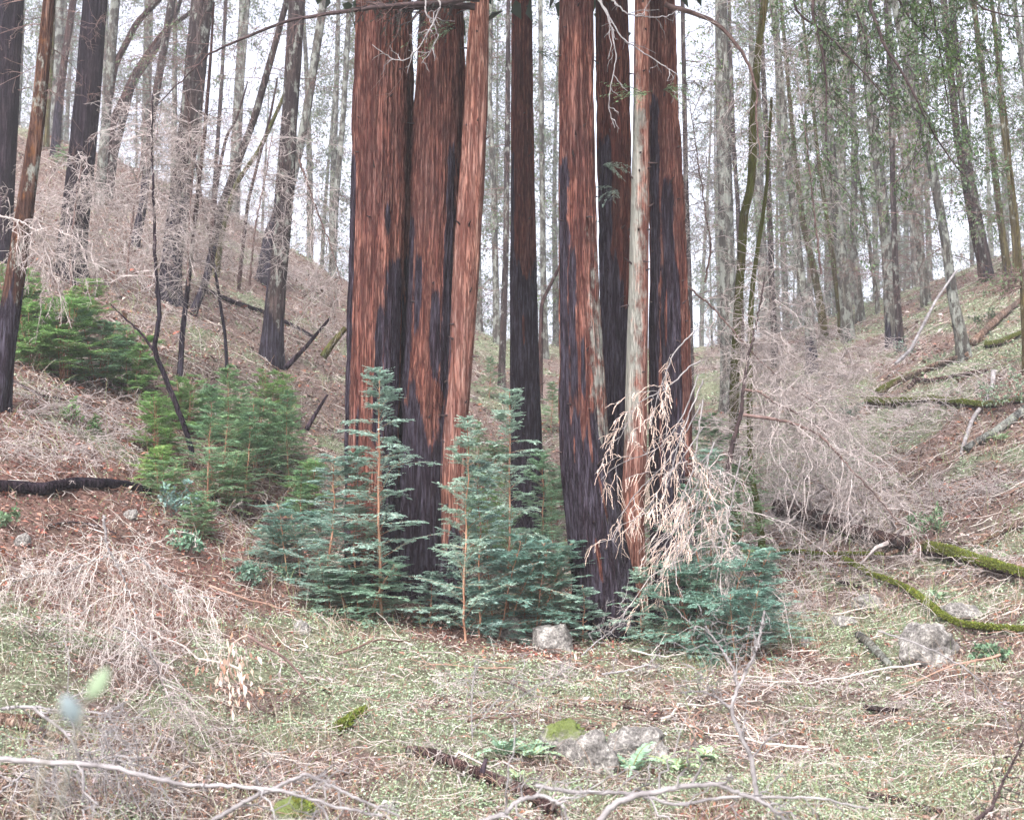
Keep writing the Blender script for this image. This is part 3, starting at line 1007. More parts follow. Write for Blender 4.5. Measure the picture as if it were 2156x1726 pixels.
# right hillside -----------------------------------------------------
RT = [
    ('fir_tree', 'tall straight pale grey trunk right of the right cluster', [(1513, 0, 27), (1519, 245, 32), (1525, 420, 33), (1531, 595, 34), (1534, 720, 36)], M_firgrey, 30, dict(nb=40, L=1.6, leaf=5, lz0=160, nth=40)),
    ('fir_tree', 'thin trunk behind the tall pale grey trunk', [(1536, 120, 9), (1543, 315, 10), (1552, 420, 10), (1560, 640, 12)], M_fir, 36, dict(nb=30, L=1.5, leaf=4)),
    ('fir_tree', 'thin dark trunk hugging the right edge of the right cluster', [(1432, 0, 9), (1437, 200, 10), (1442, 400, 11), (1450, 620, 13)], M_fir, 28, dict(nb=30, L=1.3, leaf=4, lz0=250)),
    ('fir_tree', 'scorched foot mossy trunk at the left end of right ridge', [(1632, 0, 15), (1648, 170, 15), (1659, 315, 16), (1673, 437, 17), (1687, 577, 19), (1704, 660, 20), (1708, 727, 24)], M_firgrey, 31, dict(nb=36, L=1.6, leaf=8, lz0=560, charpy=690, moss=.35)),
    ('fir_tree', 'green mossed trunk between two grey ones on right ridge', [(1672, 330, 10), (1690, 472, 13), (1711, 560, 15), (1730, 658, 18)], M_moss, 35, dict(nb=30, L=1.5, leaf=6, moss=.4, lz0=350)),
    ('fir_tree', 'thick grey trunk with mossy neighbour on the right ridge', [(1722, 0, 18), (1735, 200, 19), (1746, 330, 20), (1760, 450, 22), (1772, 560, 24), (1783, 672, 27)], M_firgrey, 33, dict(nb=40, L=1.7, leaf=8, lz0=500, nth=32)),
    ('fir_tree', 'slim mossy trunk leaning against the thick grey one', [(1728, 360, 9), (1742, 460, 10), (1758, 570, 12), (1768, 650, 13)], M_moss, 34, dict(nb=20, L=1.3, leaf=4, moss=.5, h=2)),
    ('fir_tree', 'pale mossy trunk right of the thick grey one', [(1780, 0, 13), (1786, 115, 13), (1797, 280, 14), (1796, 525, 16), (1809, 640, 19)], M_firgrey, 36, dict(nb=40, L=1.6, leaf=8, lz0=480, moss=.3)),
    ('fir_tree', 'very thin pole right of the pale mossy trunk', [(1795, 150, 5), (1806, 315, 6), (1816, 385, 7), (1830, 490, 8), (1847, 630, 9)], M_firgrey, 36, dict(nb=24, L=1.2, leaf=3)),
    ('fir_tree', 'larger of the twin grey trunks on the right ridge, dark foot', [(1815, 0, 20), (1829, 133, 21), (1844, 280, 22), (1857, 385, 23), (1869, 525, 24), (1877, 676, 28)], M_firgrey, 30, dict(nb=40, L=1.7, leaf=9, lz0=480, charpy=650, nth=32)),
    ('fir_tree', 'smaller of the twin grey trunks on the right ridge', [(1868, 80, 10), (1876, 210, 11), (1880, 420, 12), (1886, 595, 13), (1895, 706, 16)], M_fir, 29, dict(nb=30, L=1.5, leaf=6, lz0=300, charpy=680)),
    ('fir_tree', 'brown footed trunk standing on the crest of the right slope', [(1870, 0, 11), (1886, 210, 12), (1904, 332, 13), (1925, 437, 14), (1946, 590, 19)], M_firgrey, 34, dict(nb=36, L=1.6, leaf=7, lz0=260, moss=.2)),
    ('fir_tree', 'leaning pale trunk standing forward on the right slope, mossy reddish foot', [(1872, 0, 16), (1904, 157, 17), (1932, 262, 18), (1953, 332, 19), (1970, 420, 20), (1987, 507, 20), (2005, 630, 22), (2026, 722, 29)], M_firgrey, 25, dict(nb=34, L=1.5, leaf=8, lz0=200, moss=.25, nth=36)),
    ('fir_tree', 'reddish trunk of the pair near the right crest', [(1978, 0, 14), (1991, 122, 15), (2012, 297, 17), (2030, 385, 18), (2052, 500, 19), (2066, 548, 21)], M_brown, 33, dict(nb=36, L=1.6, leaf=9, lz0=480)),
    ('fir_tree', 'black footed grey trunk of the pair near the right crest', [(2010, 60, 14), (2025, 200, 14), (2040, 350, 16), (2062, 472, 18), (2078, 563, 23)], M_fir, 32, dict(nb=30, L=1.5, leaf=9, lz0=480, charpy=525)),
    ('fir_tree', 'mossy trunk high on the right crest with burnt base', [(2040, 0, 12), (2054, 105, 12), (2075, 245, 13), (2089, 350, 14), (2105, 472, 15), (2119, 562, 18)], M_moss, 31, dict(nb=34, L=1.5, leaf=10, lz0=560, charpy=535)),
    ('fir_tree', 'outermost mossy trunk near the right edge', [(2082, 0, 9), (2092, 70, 9), (2106, 245, 10), (2120, 350, 10), (2136, 520, 12)], M_moss, 30, dict(nb=34, L=1.4, leaf=9, lz0=560)),
    ('fir_tree', 'pale trunk in the top right corner', [(2138, 0, 11), (2152, 105, 12), (2180, 300, 14), (2215, 520, 17)], M_firgrey, 33, dict(nb=30, L=1.6, leaf=7)),
    ('fir_tree', 'slender olive stem at the right edge', [(2120, 320, 7), (2140, 480, 8), (2150, 600, 9), (2156, 720, 12)], M_moss, 22, dict(nb=20, L=.9, h=-5, leaf=2)),
    ('fir_tree', 'slim dark trunk behind the crooked mossy tree', [(1612, 200, 11), (1618, 330, 12), (1626, 600, 14), (1630, 700, 15)], M_fir, 33, dict(nb=30, L=1.5, leaf=6, lz0=400)),
    ('fir_tree', 'pale thin trunk seen between the left cluster and the lone trunk', [(1032, 0, 12), (1030, 200, 12), (1040, 420, 13), (1046, 700, 15)], M_firgrey, 37, dict(nb=40, L=1.6, leaf=5)),
    ('fir_tree', 'pale thin trunk seen between the lone trunk and right cluster', [(1138, 0, 10), (1140, 245, 12), (1144, 603, 13), (1148, 740, 15)], M_firgrey, 36, dict(nb=40, L=1.6, leaf=5)),
    ('fir_tree', 'brown bent trunk behind the lone redwood at left', [(1068, 300, 12), (1066, 500, 13), (1062, 620, 14), (1056, 800, 16)], M_fir, 31, dict(nb=30, L=1.4)),
    ('oak_tree', 'thin curving bare tree low in the gap beside the lone trunk', [(1180, 560, 7), (1160, 600, 8), (1140, 640, 9), (1138, 760, 11)], M_brown, 30, dict(nb=14, L=1.0, h=-9)),
]
for i, (nm, lab, spec, m_, Y_, kw) in enumerate(RT):
    tree(nm, lab, spec, m_, 60 + i, Y=Y_, **kw)

tree('oak_tree', 'crooked olive mossy trunk right of the right cluster', [(1622, 0, 17), (1612, 60, 16), (1606, 115, 18), (1602, 175, 17), (1594, 255, 17), (1596, 300, 19), (1590, 385, 18), (1574, 440, 20), (1570, 510, 19), (1563, 600, 19), (1556, 700, 20), (1550, 800, 21), (1546, 1010, 24)],
     M_moss, 90, Y=18.5, nb=18, L=1.2, moss=.65, nth=40, amp=.012, z0=400, twig=M_twig)
tree('oak_tree', 'shorter bright mossy stem beside the crooked mossy trunk', [(1618, 350, 7), (1612, 420, 9), (1603, 480, 10), (1590, 560, 10), (1582, 640, 12), (1578, 820, 13), (1580, 997, 15), (1598, 1085, 16)], M_moss, 91, Y=17, nb=16, L=.9, moss=.75, h=-6, nth=24, twig=M_twig)

# far trees in the mist: a few built, the rest copied
far_src = []
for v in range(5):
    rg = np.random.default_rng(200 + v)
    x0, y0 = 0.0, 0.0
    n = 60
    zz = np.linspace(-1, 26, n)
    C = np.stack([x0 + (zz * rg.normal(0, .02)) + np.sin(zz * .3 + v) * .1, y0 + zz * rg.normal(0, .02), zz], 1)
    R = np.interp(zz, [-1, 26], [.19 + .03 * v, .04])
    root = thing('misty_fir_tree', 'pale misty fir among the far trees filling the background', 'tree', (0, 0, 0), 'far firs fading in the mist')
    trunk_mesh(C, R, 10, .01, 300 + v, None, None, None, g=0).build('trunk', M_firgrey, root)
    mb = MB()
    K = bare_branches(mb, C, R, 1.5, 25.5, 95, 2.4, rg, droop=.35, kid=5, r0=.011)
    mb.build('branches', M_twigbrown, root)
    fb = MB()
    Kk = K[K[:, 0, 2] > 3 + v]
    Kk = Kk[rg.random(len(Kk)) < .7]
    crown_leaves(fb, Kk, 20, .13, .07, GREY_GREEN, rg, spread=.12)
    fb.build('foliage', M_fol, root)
    far_src.append(root)
rg = np.random.default_rng(77)
spots = []
for i in range(64):
    Yf = rg.uniform(44, 88)
    pxf = rg.uniform(-80, 2240)
    if i % 4 == 0:
        pxf = rg.uniform(1420, 2200)
    spots.append((pxf, Yf))
for q_ in (985, 1040, 1075, 1120, 1165, 1190, 700, 660):
    spots.append((q_, rg.uniform(46, 66)))
for i, (pxf, Yf) in enumerate(spots):
    x = (pxf - 1078) / FPX * Yf
    z = float(HT(x, Yf))
    sc = rg.uniform(.75, 1.15)
    if i < 5:
        r = far_src[i]
        r.location = (x, Yf, z)
        r.rotation_euler = (0, 0, rg.uniform(0, 6.28))
        r.scale = (sc, sc, sc)
    else:
        copy_thing(far_src[i % 5], (x, Yf, z), rg.uniform(0, 6.28), sc, far_src[0]['label'], 'far firs fading in the mist')
print('trees ok')


# ------------------------------------------------------------------ saplings
def sapling_parts(H, spread, nb, seed, nstem=1, col=(.055, .11, .075), low=.06, dens=15, arch=.2, tw=.15, leafL=.024, bare=0.0):
    rg = np.random.default_rng(seed)
    st, fo = MB(), MB()
    for k in range(nstem):
        az, ln = rg.uniform(0, 6.28), (0 if nstem == 1 else rg.uniform(.05, .32))
        Hk = H * (1 if nstem == 1 else rg.uniform(.55, 1.0))
        s = np.linspace(0, 1, 16)
        off = 0 if nstem == 1 else spread * .25 * rg.random()
        C = np.stack([np.cos(az) * (off + ln * Hk * s ** 1.3), np.sin(az) * (off + ln * Hk * s ** 1.3), Hk * s - .08], 1)
        C[1:] += np.cumsum(rg.normal(0, .004 * Hk, (15, 3)) * [1, 1, 0], axis=0)
        tubes(st, C[None], (np.linspace(.0085, .0016, 16) * Hk / 1.6)[None] + .002, 6)
        n = max(6, int(nb / nstem ** .6))
        t = low + (1 - low) * ((np.arange(n) + rg.random(n)) / n) ** .92
        pos, _ = sample(C[None], t[None])
        pos = pos[0]
        a = np.arange(n) * 2.4 + rg.uniform(0, 1.2, n)
        prof = spread * np.clip((1 - t) ** .75 + .06, 0, 1) * np.clip(.55 + t * 2.5, 0, 1) * rg.uniform(.35, 1.25, n)
        el = .30 + .45 * t + rg.normal(0, .2, n)
        d = np.stack([np.cos(a) * np.cos(el), np.sin(a) * np.cos(el), np.sin(el)], 1) + rg.normal(0, .12, (n, 3))
        sN = np.linspace(0, 1, 7)[None, :, None]
        P = pos[:, None] + d[:, None] * prof[:, None, None] * sN - np.array([0, 0, 1.])[None, None] * (arch * prof)[:, None, None] * sN ** 2
        P[:, 1:] += np.cumsum(rg.normal(0, .012, (n, 6, 3)) * prof[:, None, None], axis=1)
        tubes(st, P, np.tile(np.linspace(.0035, .0012, 7), (n, 1)), 3)
        T = kids(P, dens, .15, 1.0, tw, .85, N=4, droop=.12, curl=.1, flat=True, taper=.45, rg=rg)
        T2 = kids(T[rg.random(len(T)) < .5], 4, .3, 1.0, tw * .5, .7, N=3, droop=.05, curl=.1, flat=True, rg=rg)
        c = np.array(col)
        needles(fo, T, 9, leafL, .0085, col=c, rg=rg, lift=.28)
        needles(fo, T2, 6, leafL * .85, .009, col=c * 1.1, rg=rg)
        needles(fo, P, 22, leafL, .0095, col=c * 1.05, rg=rg, t0=.45)
    return st, fo


BLUE = (.285, .41, .365)
BRIGHT = (.22, .37, .13)
MIDG = (.22, .36, .20)
SRC = {}
for key, args in {
    'tall': dict(H=2.6, spread=.8, nb=58, seed=401, col=BLUE, bare=.1),
    'tall2': dict(H=2.2, spread=.75, nb=52, seed=402, col=BLUE),
    'tallg': dict(H=2.2, spread=.75, nb=60, seed=403, col=MIDG),
    'clump': dict(H=1.3, spread=.6, nb=46, seed=404, nstem=5, col=BLUE),
    'clumpg': dict(H=1.3, spread=.6, nb=46, seed=405, nstem=6, col=MIDG),
    'bush': dict(H=1.1, spread=.5, nb=34, seed=406, nstem=9, col=BRIGHT, arch=.1),
    'small': dict(H=.7, spread=.3, nb=22, seed=407, nstem=1, col=BLUE, tw=.08),
    'tall3': dict(H=2.4, spread=.7, nb=50, seed=408, col=(.23, .38, .28), arch=.05),
    'tall4': dict(H=2.0, spread=.85, nb=46, seed=409, nstem=3, col=(.20, .33, .26), arch=.12),
    'clump2': dict(H=1.2, spread=.65, nb=44, seed=410, nstem=4, col=(.20, .33, .26), arch=.3),
}.items():
    SRC[key] = [args, None]

used = {}


def sapling(kind, px, py, hpx, label, Y=None, rz=None, wide=1.0, name=None):
    """py = foot, hpx = height in picture pixels"""
    args = SRC[kind][0]
    if Y is None:
        p = hit(px, py)
    else:
        p = at(px, py, Y)
        p[2] = float(HT(p[0], Y))
    if px < 700 and kind in ('bush', 'clumpg', 'tallg'):
        hpx = hpx * 1.05
    hm = hpx * p[1] / FPX
    sc = hm / args['H']
    name = name or ('redwood_sapling' if args.get('nstem', 1) == 1 else 'redwood_sprouts')
    cat = 'sapling' if args.get('nstem', 1) == 1 else 'bush'
    if rz is None:
        rz = rng.uniform(0, 6.28)
    if kind not in used:
        root = thing(name, label, cat, (0, 0, 0), 'young redwoods and sprouts')
        st, fo = sapling_parts(**args)
        st.build('stem', M_stem, root)
        fo.build('foliage', M_fol, root)
        used[kind] = root
        root.location = [float(c) for c in p]
        root.rotation_euler = (0, 0, rz)
        root.scale = (sc * wide, sc * wide, sc)
        r = root
    else:
        r = copy_thing(used[kind], p, rz, (sc * wide, sc * wide, sc), label, 'young redwoods and sprouts')
        r.name = name
        r['category'] = cat
    return r


SAPS = [
    ('tall', 802, 1185, 548, 'tallest blue green sapling in front of the widest left redwood, orange stem', 12.6, 1.15),
    ('tall2', 700, 1210, 330, 'wide blue green sapling at the left foot of the left cluster', 12.7, 1.6),
    ('tall4', 645, 1190, 280, 'shorter feathery sapling left of the wide one by the left cluster', 13.2, 1.5),
    ('tall3', 740, 1210, 330, 'sapling between the wide one and the tallest one', 12.9, 1.4),
    ('tall2', 981, 1325, 480, 'sapling with bare orange stem at the foot of the curving redwood', 12.4, .95),
    ('tall2', 1010, 1315, 380, 'slim sapling just right of the one with the bare orange stem', 12.6, 1.2),
    ('tall', 1068, 1295, 520, 'tall sapling reaching up in front of the lone dark trunk', 13.1, 1.0),
    ('tall4', 1100, 1300, 330, 'dense blue green sprouts between the two clusters', 13.2, 1.35),
    ('tall3', 1140, 1295, 360, 'sapling left of the front redwood of the right cluster', 13.9, 1.4),
    ('clump2', 1040, 1310, 230, 'low sprouts below the tall sapling between clusters', 12.9, 1.3),
    ('tall4', 1135, 1290, 250, 'short sapling touching the left side of the front right redwood', 13.6, 1.3),
    ('clump2', 760, 1290, 130, 'spreading low sprouts left of the dark foot of left cluster', 12.5, 1.9),
    ('small', 905, 1280, 130, 'small sprouts under the curving redwood', 12.8, 1.4),
    ('clump', 690, 1270, 130, 'lowest leftmost sprouts trailing from the left cluster', 12.6, 1.8),
    ('small', 1228, 1320, 135, 'little upright seedling against the charred base of the front right redwood', 12.9, 1.5),
    ('small', 1352, 1335, 180, 'thin seedling right of the charred base', 12.9, 1.0),
    ('clump2', 1455, 1365, 210, 'dark green sprouts at the foot of the right cluster', 12.7, 1.3),
    ('tall3', 1455, 1370, 330, 'sapling under the hanging dead sprays of the right cluster', 13.1, 1.3),
    ('clump2', 1500, 1410, 250, 'thick dark sprouts under the dead sprays, right of the clustered ones', 12.4, 1.4),
    ('tall4', 1555, 1425, 270, 'outermost right sprouts hidden by dead twigs', 12.0, 1.25),
    ('tall2', 1500, 1380, 400, 'sapling rising behind the thick dark sprouts', 13.4, 1.2),
    ('tallg', 1490, 1180, 330, 'misty green sapling behind the rightmost redwood', 17.5, 1.5),
    ('tallg', 1292, 1150, 280, 'green sapling peeping between the front right redwood and the pale trunk', 15.3, .8),
    ('clumpg', 1440, 1130, 170, 'green sprouts behind the rightmost redwood', 16.5, 1.5),
    # left slope
    ('bush', 25, 690, 130, 'bushy green growth behind the leaning trunk at the left edge', 19.0, 1.6),
    ('bush', 180, 680, 110, 'upper bright bush behind the mid green one on left slope', 20.0, 1.5),
    ('bush', 395, 780, 120, 'rounded green bush against the thin dark pole', 18.0, 1.4),
    ('clumpg', 600, 800, 120, 'fine green bush behind the charred leaning stick', 18.6, 1.4),
    ('tallg', 520, 900, 170, 'broad green sapling below the soft green bush', 16.0, 1.8),
    ('bush', 330, 1010, 100, 'bright low bush left of the low green sprouts', 14.6, 1.4),
    ('clumpg', 470, 1010, 120, 'spreading green sprouts behind the upright orange stemmed sapling', 15.2, 1.6),
    ('clump', 580, 1090, 120, 'blue green sprouts trailing left from the wide sapling', 13.6, 1.7),
    ('clump', 1590, 1400, 200, 'bluish sprouts at the right end of the right cluster thicket', 12.8, 1.3),
    ('tallg', 1560, 1250, 260, 'pale green sapling behind the pinkish twig tangle', 16.5, 1.4),
    ('bush', 135, 745, 185, 'large bright green bush on the far left slope', 17.5, 1.5),
    ('bush', 70, 740, 150, 'green bush against the leaning trunk at far left', 17.2, 1.3),
    ('clumpg', 205, 735, 170, 'mid green bush right of the large bright bush', 17.8, 1.3),
    ('bush', 280, 725, 150, 'dark bush beneath the forked charred sapling top', 18.2, 1.2),
    ('clumpg', 240, 720, 130, 'small green bush squeezed between bigger ones on left slope', 18.4, 1.2),
    ('bush', 335, 845, 150, 'round bright green bush left of the bent charred stem', 15.8, 1.25),
    ('tallg', 470, 905, 240, 'green sapling right of the bent charred stem', 16.2, 1.5),
    ('tallg', 440, 1010, 260, 'upright green sapling with orange stem in front of the bushes', 14.6, 1.25),
    ('clumpg', 540, 830, 170, 'soft green bush in the middle of left slope', 17.5, 1.5),
    ('bush', 575, 760, 110, 'bright sprouts at the foot of the straight grey brown trunk', 20.5, 1.3),
    ('clumpg', 480, 790, 130, 'blue green bush behind the round bright one', 18.2, 1.5),
    ('bush', 650, 880, 130, 'yellowish green bush left of the left cluster', 16.4, 1.3),
    ('tallg', 610, 860, 200, 'pale green sapling near the charred leaning stick', 17.3, 1.2),
    ('clumpg', 350, 1020, 110, 'low green sprouts under the bent charred stem', 14.2, 1.4),
    ('clumpg', 415, 1075, 100, 'small green sprouts beside the end of the fallen black log', 13.6, 1.4),
    ('tallg', 640, 1010, 170, 'feathery green sapling left of the left cluster', 15.0, 1.5),
    ('bush', 1005, 980, 190, 'bright green bush seen in the gap right of the left cluster', 17.5, 1.1),
    ('clumpg', 1045, 1060, 150, 'green sprouts in the gap before the lone trunk', 16.5, 1.3),
    ('tallg', 1010, 860, 110, 'small far green sapling in the gap right of the left cluster', 22.0, 1.3),
    ('tallg', 1165, 1100, 160, 'pale sapling just right of the lone trunk', 17.5, 1.3),
    ('tallg', 1030, 770, 90, 'misty young tree in the gap right of the left cluster, far up the gully', 29.0, 1.6),
    ('tallg', 1160, 800, 110, 'misty young tree in the gap right of the lone trunk, far up the gully', 27.0, 1.5),
    ('clumpg', 1060, 880, 90, 'pale bush behind the lone trunk on its left', 22.0, 1.8),
    ('clumpg', 1170, 930, 90, 'pale bush behind the lone trunk on its right', 21.0, 1.6),
    ('clumpg', 375, 250, 20, 'tiny green shrub high on the left ridge', 36.5, 1.3),
    ('clumpg', 130, 245, 45, 'green shrub on the left ridge beside the small dark trunk', 35.5, 1.0),
]
for (k, px, py, hp, lab, Y, wd) in SAPS:
    sapling(k, px, py, hp, lab, Y, wide=wd)
# sprays that sprout straight from the bark
def sprout(px, py, Y, Lm, n, label, az0, seed, parent, col=BLUE, droop=.5):
    rg = np.random.default_rng(seed)
    p = at(px, py, Y)
    a = az0 + rg.uniform(-1.1, 1.1, n)
    d = np.stack([np.cos(a), -np.abs(np.sin(a)) * .5 - .1, rg.uniform(-.2, .5, n)], 1)
    s = np.linspace(0, 1, 6)[None, :, None]
    P = p[None, None] + d[:, None] * (Lm * rg.uniform(.5, 1.1, n))[:, None, None] * s - np.array([0, 0, 1.])[None, None] * droop * Lm * s ** 2
    mb = MB()
    tubes(mb, P, np.tile(np.linspace(.004, .0015, 6), (n, 1)), 3)
    T = kids(P, 10, .1, 1, .12, .8, N=4, droop=.3, curl=.1, flat=True, rg=rg)
    needles(mb, T, 8, .019, .005, col=col, rg=rg)
    needles(mb, P, 12, .019, .005, col=col, rg=rg)
    mb.build('green_sprout', M_fol, parent)


sprout(1268, 350, 14.2, .35, 7, '', 0.0, 51, F_[0])
sprout(1300, 400, 14.1, .3, 5, '', 3.0, 52, F_[0])
sprout(1362, 200, 13.4, .55, 7, '', 2.9, 53, G_[0], MIDG, .3)
sprout(1395, 190, 13.6, .4, 6, '', .3, 54, H_[0], MIDG, .5)
sprout(1130, 110, 18.6, .7, 8, '', .2, 55, D_[0], MIDG, .8)
sprout(960, 60, 13.2, .6, 7, '', 3.0, 56, B_[0], MIDG, .5)
print('saplings ok')


# ------------------------------------------------------------------ boughs
def bough(parent, name, lines, Y, r0, r1, mat, seed, nk=14, Lk=.6, leafn=0, leafcol=(.035, .06, .035), sub=5, twigmat=None, lsz=.05, jig=.004, droop=.4, foliage_name='foliage', k=7, needle=False):
    rg = np.random.default_rng(seed)
    mb = MB()
    Ps = []
    for ln in lines:
        C = px_line(ln, Y, 40, jig, rg)
        Ps.append(C)
        tubes(mb, C[None], np.linspace(r0, r1, 40)[None], k)
    b = mb.build(name, mat, parent)
    Ps = np.array(Ps)
    mt = MB()
    K = kids(Ps, nk, .1, 1, Lk, 1.0, N=6, droop=droop, curl=.2, rg=rg, taper=.3)
    tubes(mt, K, np.tile(np.linspace(max(r1 * .8, .004), .0025, 6), (len(K), 1)), 3)
    K2 = kids(K, sub, .15, 1, Lk * .35, .8, N=4, droop=droop * .6, curl=.2, rg=rg)
    tubes(mt, K2, np.tile(np.linspace(.003, .002, 4), (len(K2), 1)), 3)
    mt.build('twigs', twigmat or mat, b)
    if leafn:
        fb = MB()
        if needle:
            needles(fb, K2, leafn, .02, .006, col=leafcol, rg=rg)
            needles(fb, K, leafn, .02, .006, col=leafcol, rg=rg)
        else:
            crown_leaves(fb, K2, leafn, lsz, lsz * .45, leafcol, rg, spread=.03, hang=.3)
        fb.build(foliage_name, M_fol, b)
    return K, K2


# long limb sweeping left across the top from the left cluster
bough(C_[0], 'limb', [[(1010, -12), (960, 4), (882, 9), (812, 14), (742, 21), (608, 42), (525, 76), (440, 113), (395, 158), (329, 222)]], 12.8, .032, .005, M_twigdark, 501, nk=26, Lk=.7, sub=4, twigmat=M_twigbrown)
bough(C_[0], 'upper_limb', [[(1010, -5), (950, -8), (880, -14), (790, -26)]], 13.0, .05, .02, M_twigdark, 502, nk=18, Lk=.45, leafn=10, leafcol=(.025, .05, .032), needle=True, sub=6)
bough(C_[0], 'crossing_limb', [[(1000, 15), (940, 10), (850, 18), (770, 5)]], 12.9, .04, .014, M_twigdark, 512, nk=24, Lk=.5, leafn=14, leafcol=(.025, .05, .032), needle=True, sub=5)
# limb of the rightmost redwood
bough(H_[0], 'limb', [[(1400, 10), (1417, 17), (1456, 26), (1498, 42), (1529, 66), (1561, 108), (1582, 150), (1594, 190), (1592, 250), (1600, 330)]], 14.0, .032, .006, M_twigbrown, 503, nk=22, Lk=.8, sub=4, twigmat=M_twig)

# pale lichened hanging twigs
for i, (ln, Yt, lab) in enumerate([
    (W(2, [(570, -30), (640, 20), (590, 130), (500, 290), (430, 365), (350, 365), (220, 270)]), 9.5, 'pale curved dead twig hanging in front of the left cluster at top'),
    (W(2, [(540, 0), (540, 80), (600, 170), (620, 220), (560, 330), (515, 385)]), 9.7, 'shorter pale twig hanging beside the curved one before the left cluster'),
    (W(2, [(1560, -30), (1640, 100), (1670, 230), (1690, 350), (1660, 500), (1640, 650), (1680, 770)]), 9.8, 'long pale twig hanging down in front of the dark redwood of right cluster'),
    (W(2, [(1640, -20), (1760, 90), (1900, 105), (2000, 100), (2060, 60)]), 10.2, 'pale twig crossing the slim lichen trunk near the top'),
    (W(2, [(1600, 20), (1720, 230), (1840, 310), (1960, 390), (2060, 450), (2080, 600)]), 10.0, 'pale fuzzy twig slanting down across the right cluster'),
]):
    rt = thing('dead_twig', lab, 'twig', at(ln[0][0], ln[0][1], Yt))
    rg = np.random.default_rng(600 + i)
    c = px_line(ln, Yt, 40, .003, rg)
    mb = MB()
    tubes(mb, c[None], np.linspace(.0075, .003, 40)[None], 5)
    # carried on up to the canopy, out of the frame
    up = np.array([c[0] + np.array([-.15 * s, .2 * s, 1.0 * s]) for s in np.linspace(0, 2.5, 8)])
    tubes(mb, up[None], np.linspace(.010, .02, 8)[None], 5)
    mb.build('stem', M_twiggrey, rt)
    mb = MB()
    K = kids(c[None], 7, .1, 1, .26, .9, N=6, droop=.2, curl=.25, rg=rg)
    tubes(mb, K, np.tile(np.linspace(.004, .002, 6), (len(K), 1)), 4)
    K2 = kids(K, 2, .1, 1, .08, .8, N=3, droop=.2, curl=.25, rg=rg)
    tubes(mb, K2, np.tile(np.linspace(.002, .0015, 3), (len(K2), 1)), 3)
    mb.build('side_twigs', M_twiggrey, rt)

# tree beyond the right edge whose boughs hang in at the top right
rt = thing('overhanging_tree', 'dark reddish boughs with fine dark leaves drooping into the top right', 'tree', (6.3, 12.5, float(HT(6.3, 12.5))))
n = 80
zz = np.linspace(float(HT(6.3, 12.5)) - .4, 12, n)
C = np.stack([6.3 - (zz - 1) * .05, 12.5 + 0 * zz, zz], 1)
trunk_mesh(C, np.linspace(.17, .06, n), 32, .012, 888, None, None, None, g=float(HT(6.3, 12.5))).build('trunk', M_brown, rt)
OC = (.075, .125, .065)
bough(rt, 'bough', [[(2300, -300, 12.5), (2000, -160, 12.2), (1823, -10, 12), (1862, 98, 11.9), (1904, 157, 11.9), (1935, 225, 11.9), (1960, 269, 12), (1985, 320, 12), (2040, 380, 12)]], 12, .04, .005, M_twigdark, 511, nk=30, Lk=.95, leafn=13, leafcol=OC, sub=6)
bough(rt, 'bough', [[(2300, -350, 12.5), (1900, -190, 12.2), (1664, -10, 12), (1659, 17), (1740, 70), (1790, 125), (1840, 175), (1880, 230)],
                    [(2300, -350, 12.5), (2000, -190, 12.2), (1700, -10), (1717, 60), (1739, 130), (1741, 220), (1738, 300), (1752, 390)]], 12.0, .04, .005, M_twigdark, 513, nk=34, Lk=1.0, leafn=14, leafcol=OC, sub=6)
bough(rt, 'bough', [[(2300, -360, 12.5), (2100, -220, 12.2), (1790, -10), (1810, 40), (1830, 110), (1815, 180)],
                    [(2300, -300, 12.5), (2200, -120, 12.3), (2040, -10), (2066, 20), (2110, 32), (2180, 38)]], 12.2, .03, .005, M_twigdark, 514, nk=22, Lk=.8, leafn=8, leafcol=OC, sub=5)
bough(rt, 'bough', [[(2300, -350, 12.5), (1950, -220, 12.2), (1950, -40), (1970, 60), (1990, 170), (2000, 260)],
                    [(2300, -350, 12.5), (2000, -200, 12.2), (1880, -30), (1900, 20), (1960, 90), (2040, 140)]], 13.0, .03, .005, M_twigdark, 515, nk=32, Lk=1.0, leafn=15, leafcol=(.12, .20, .06), sub=6)


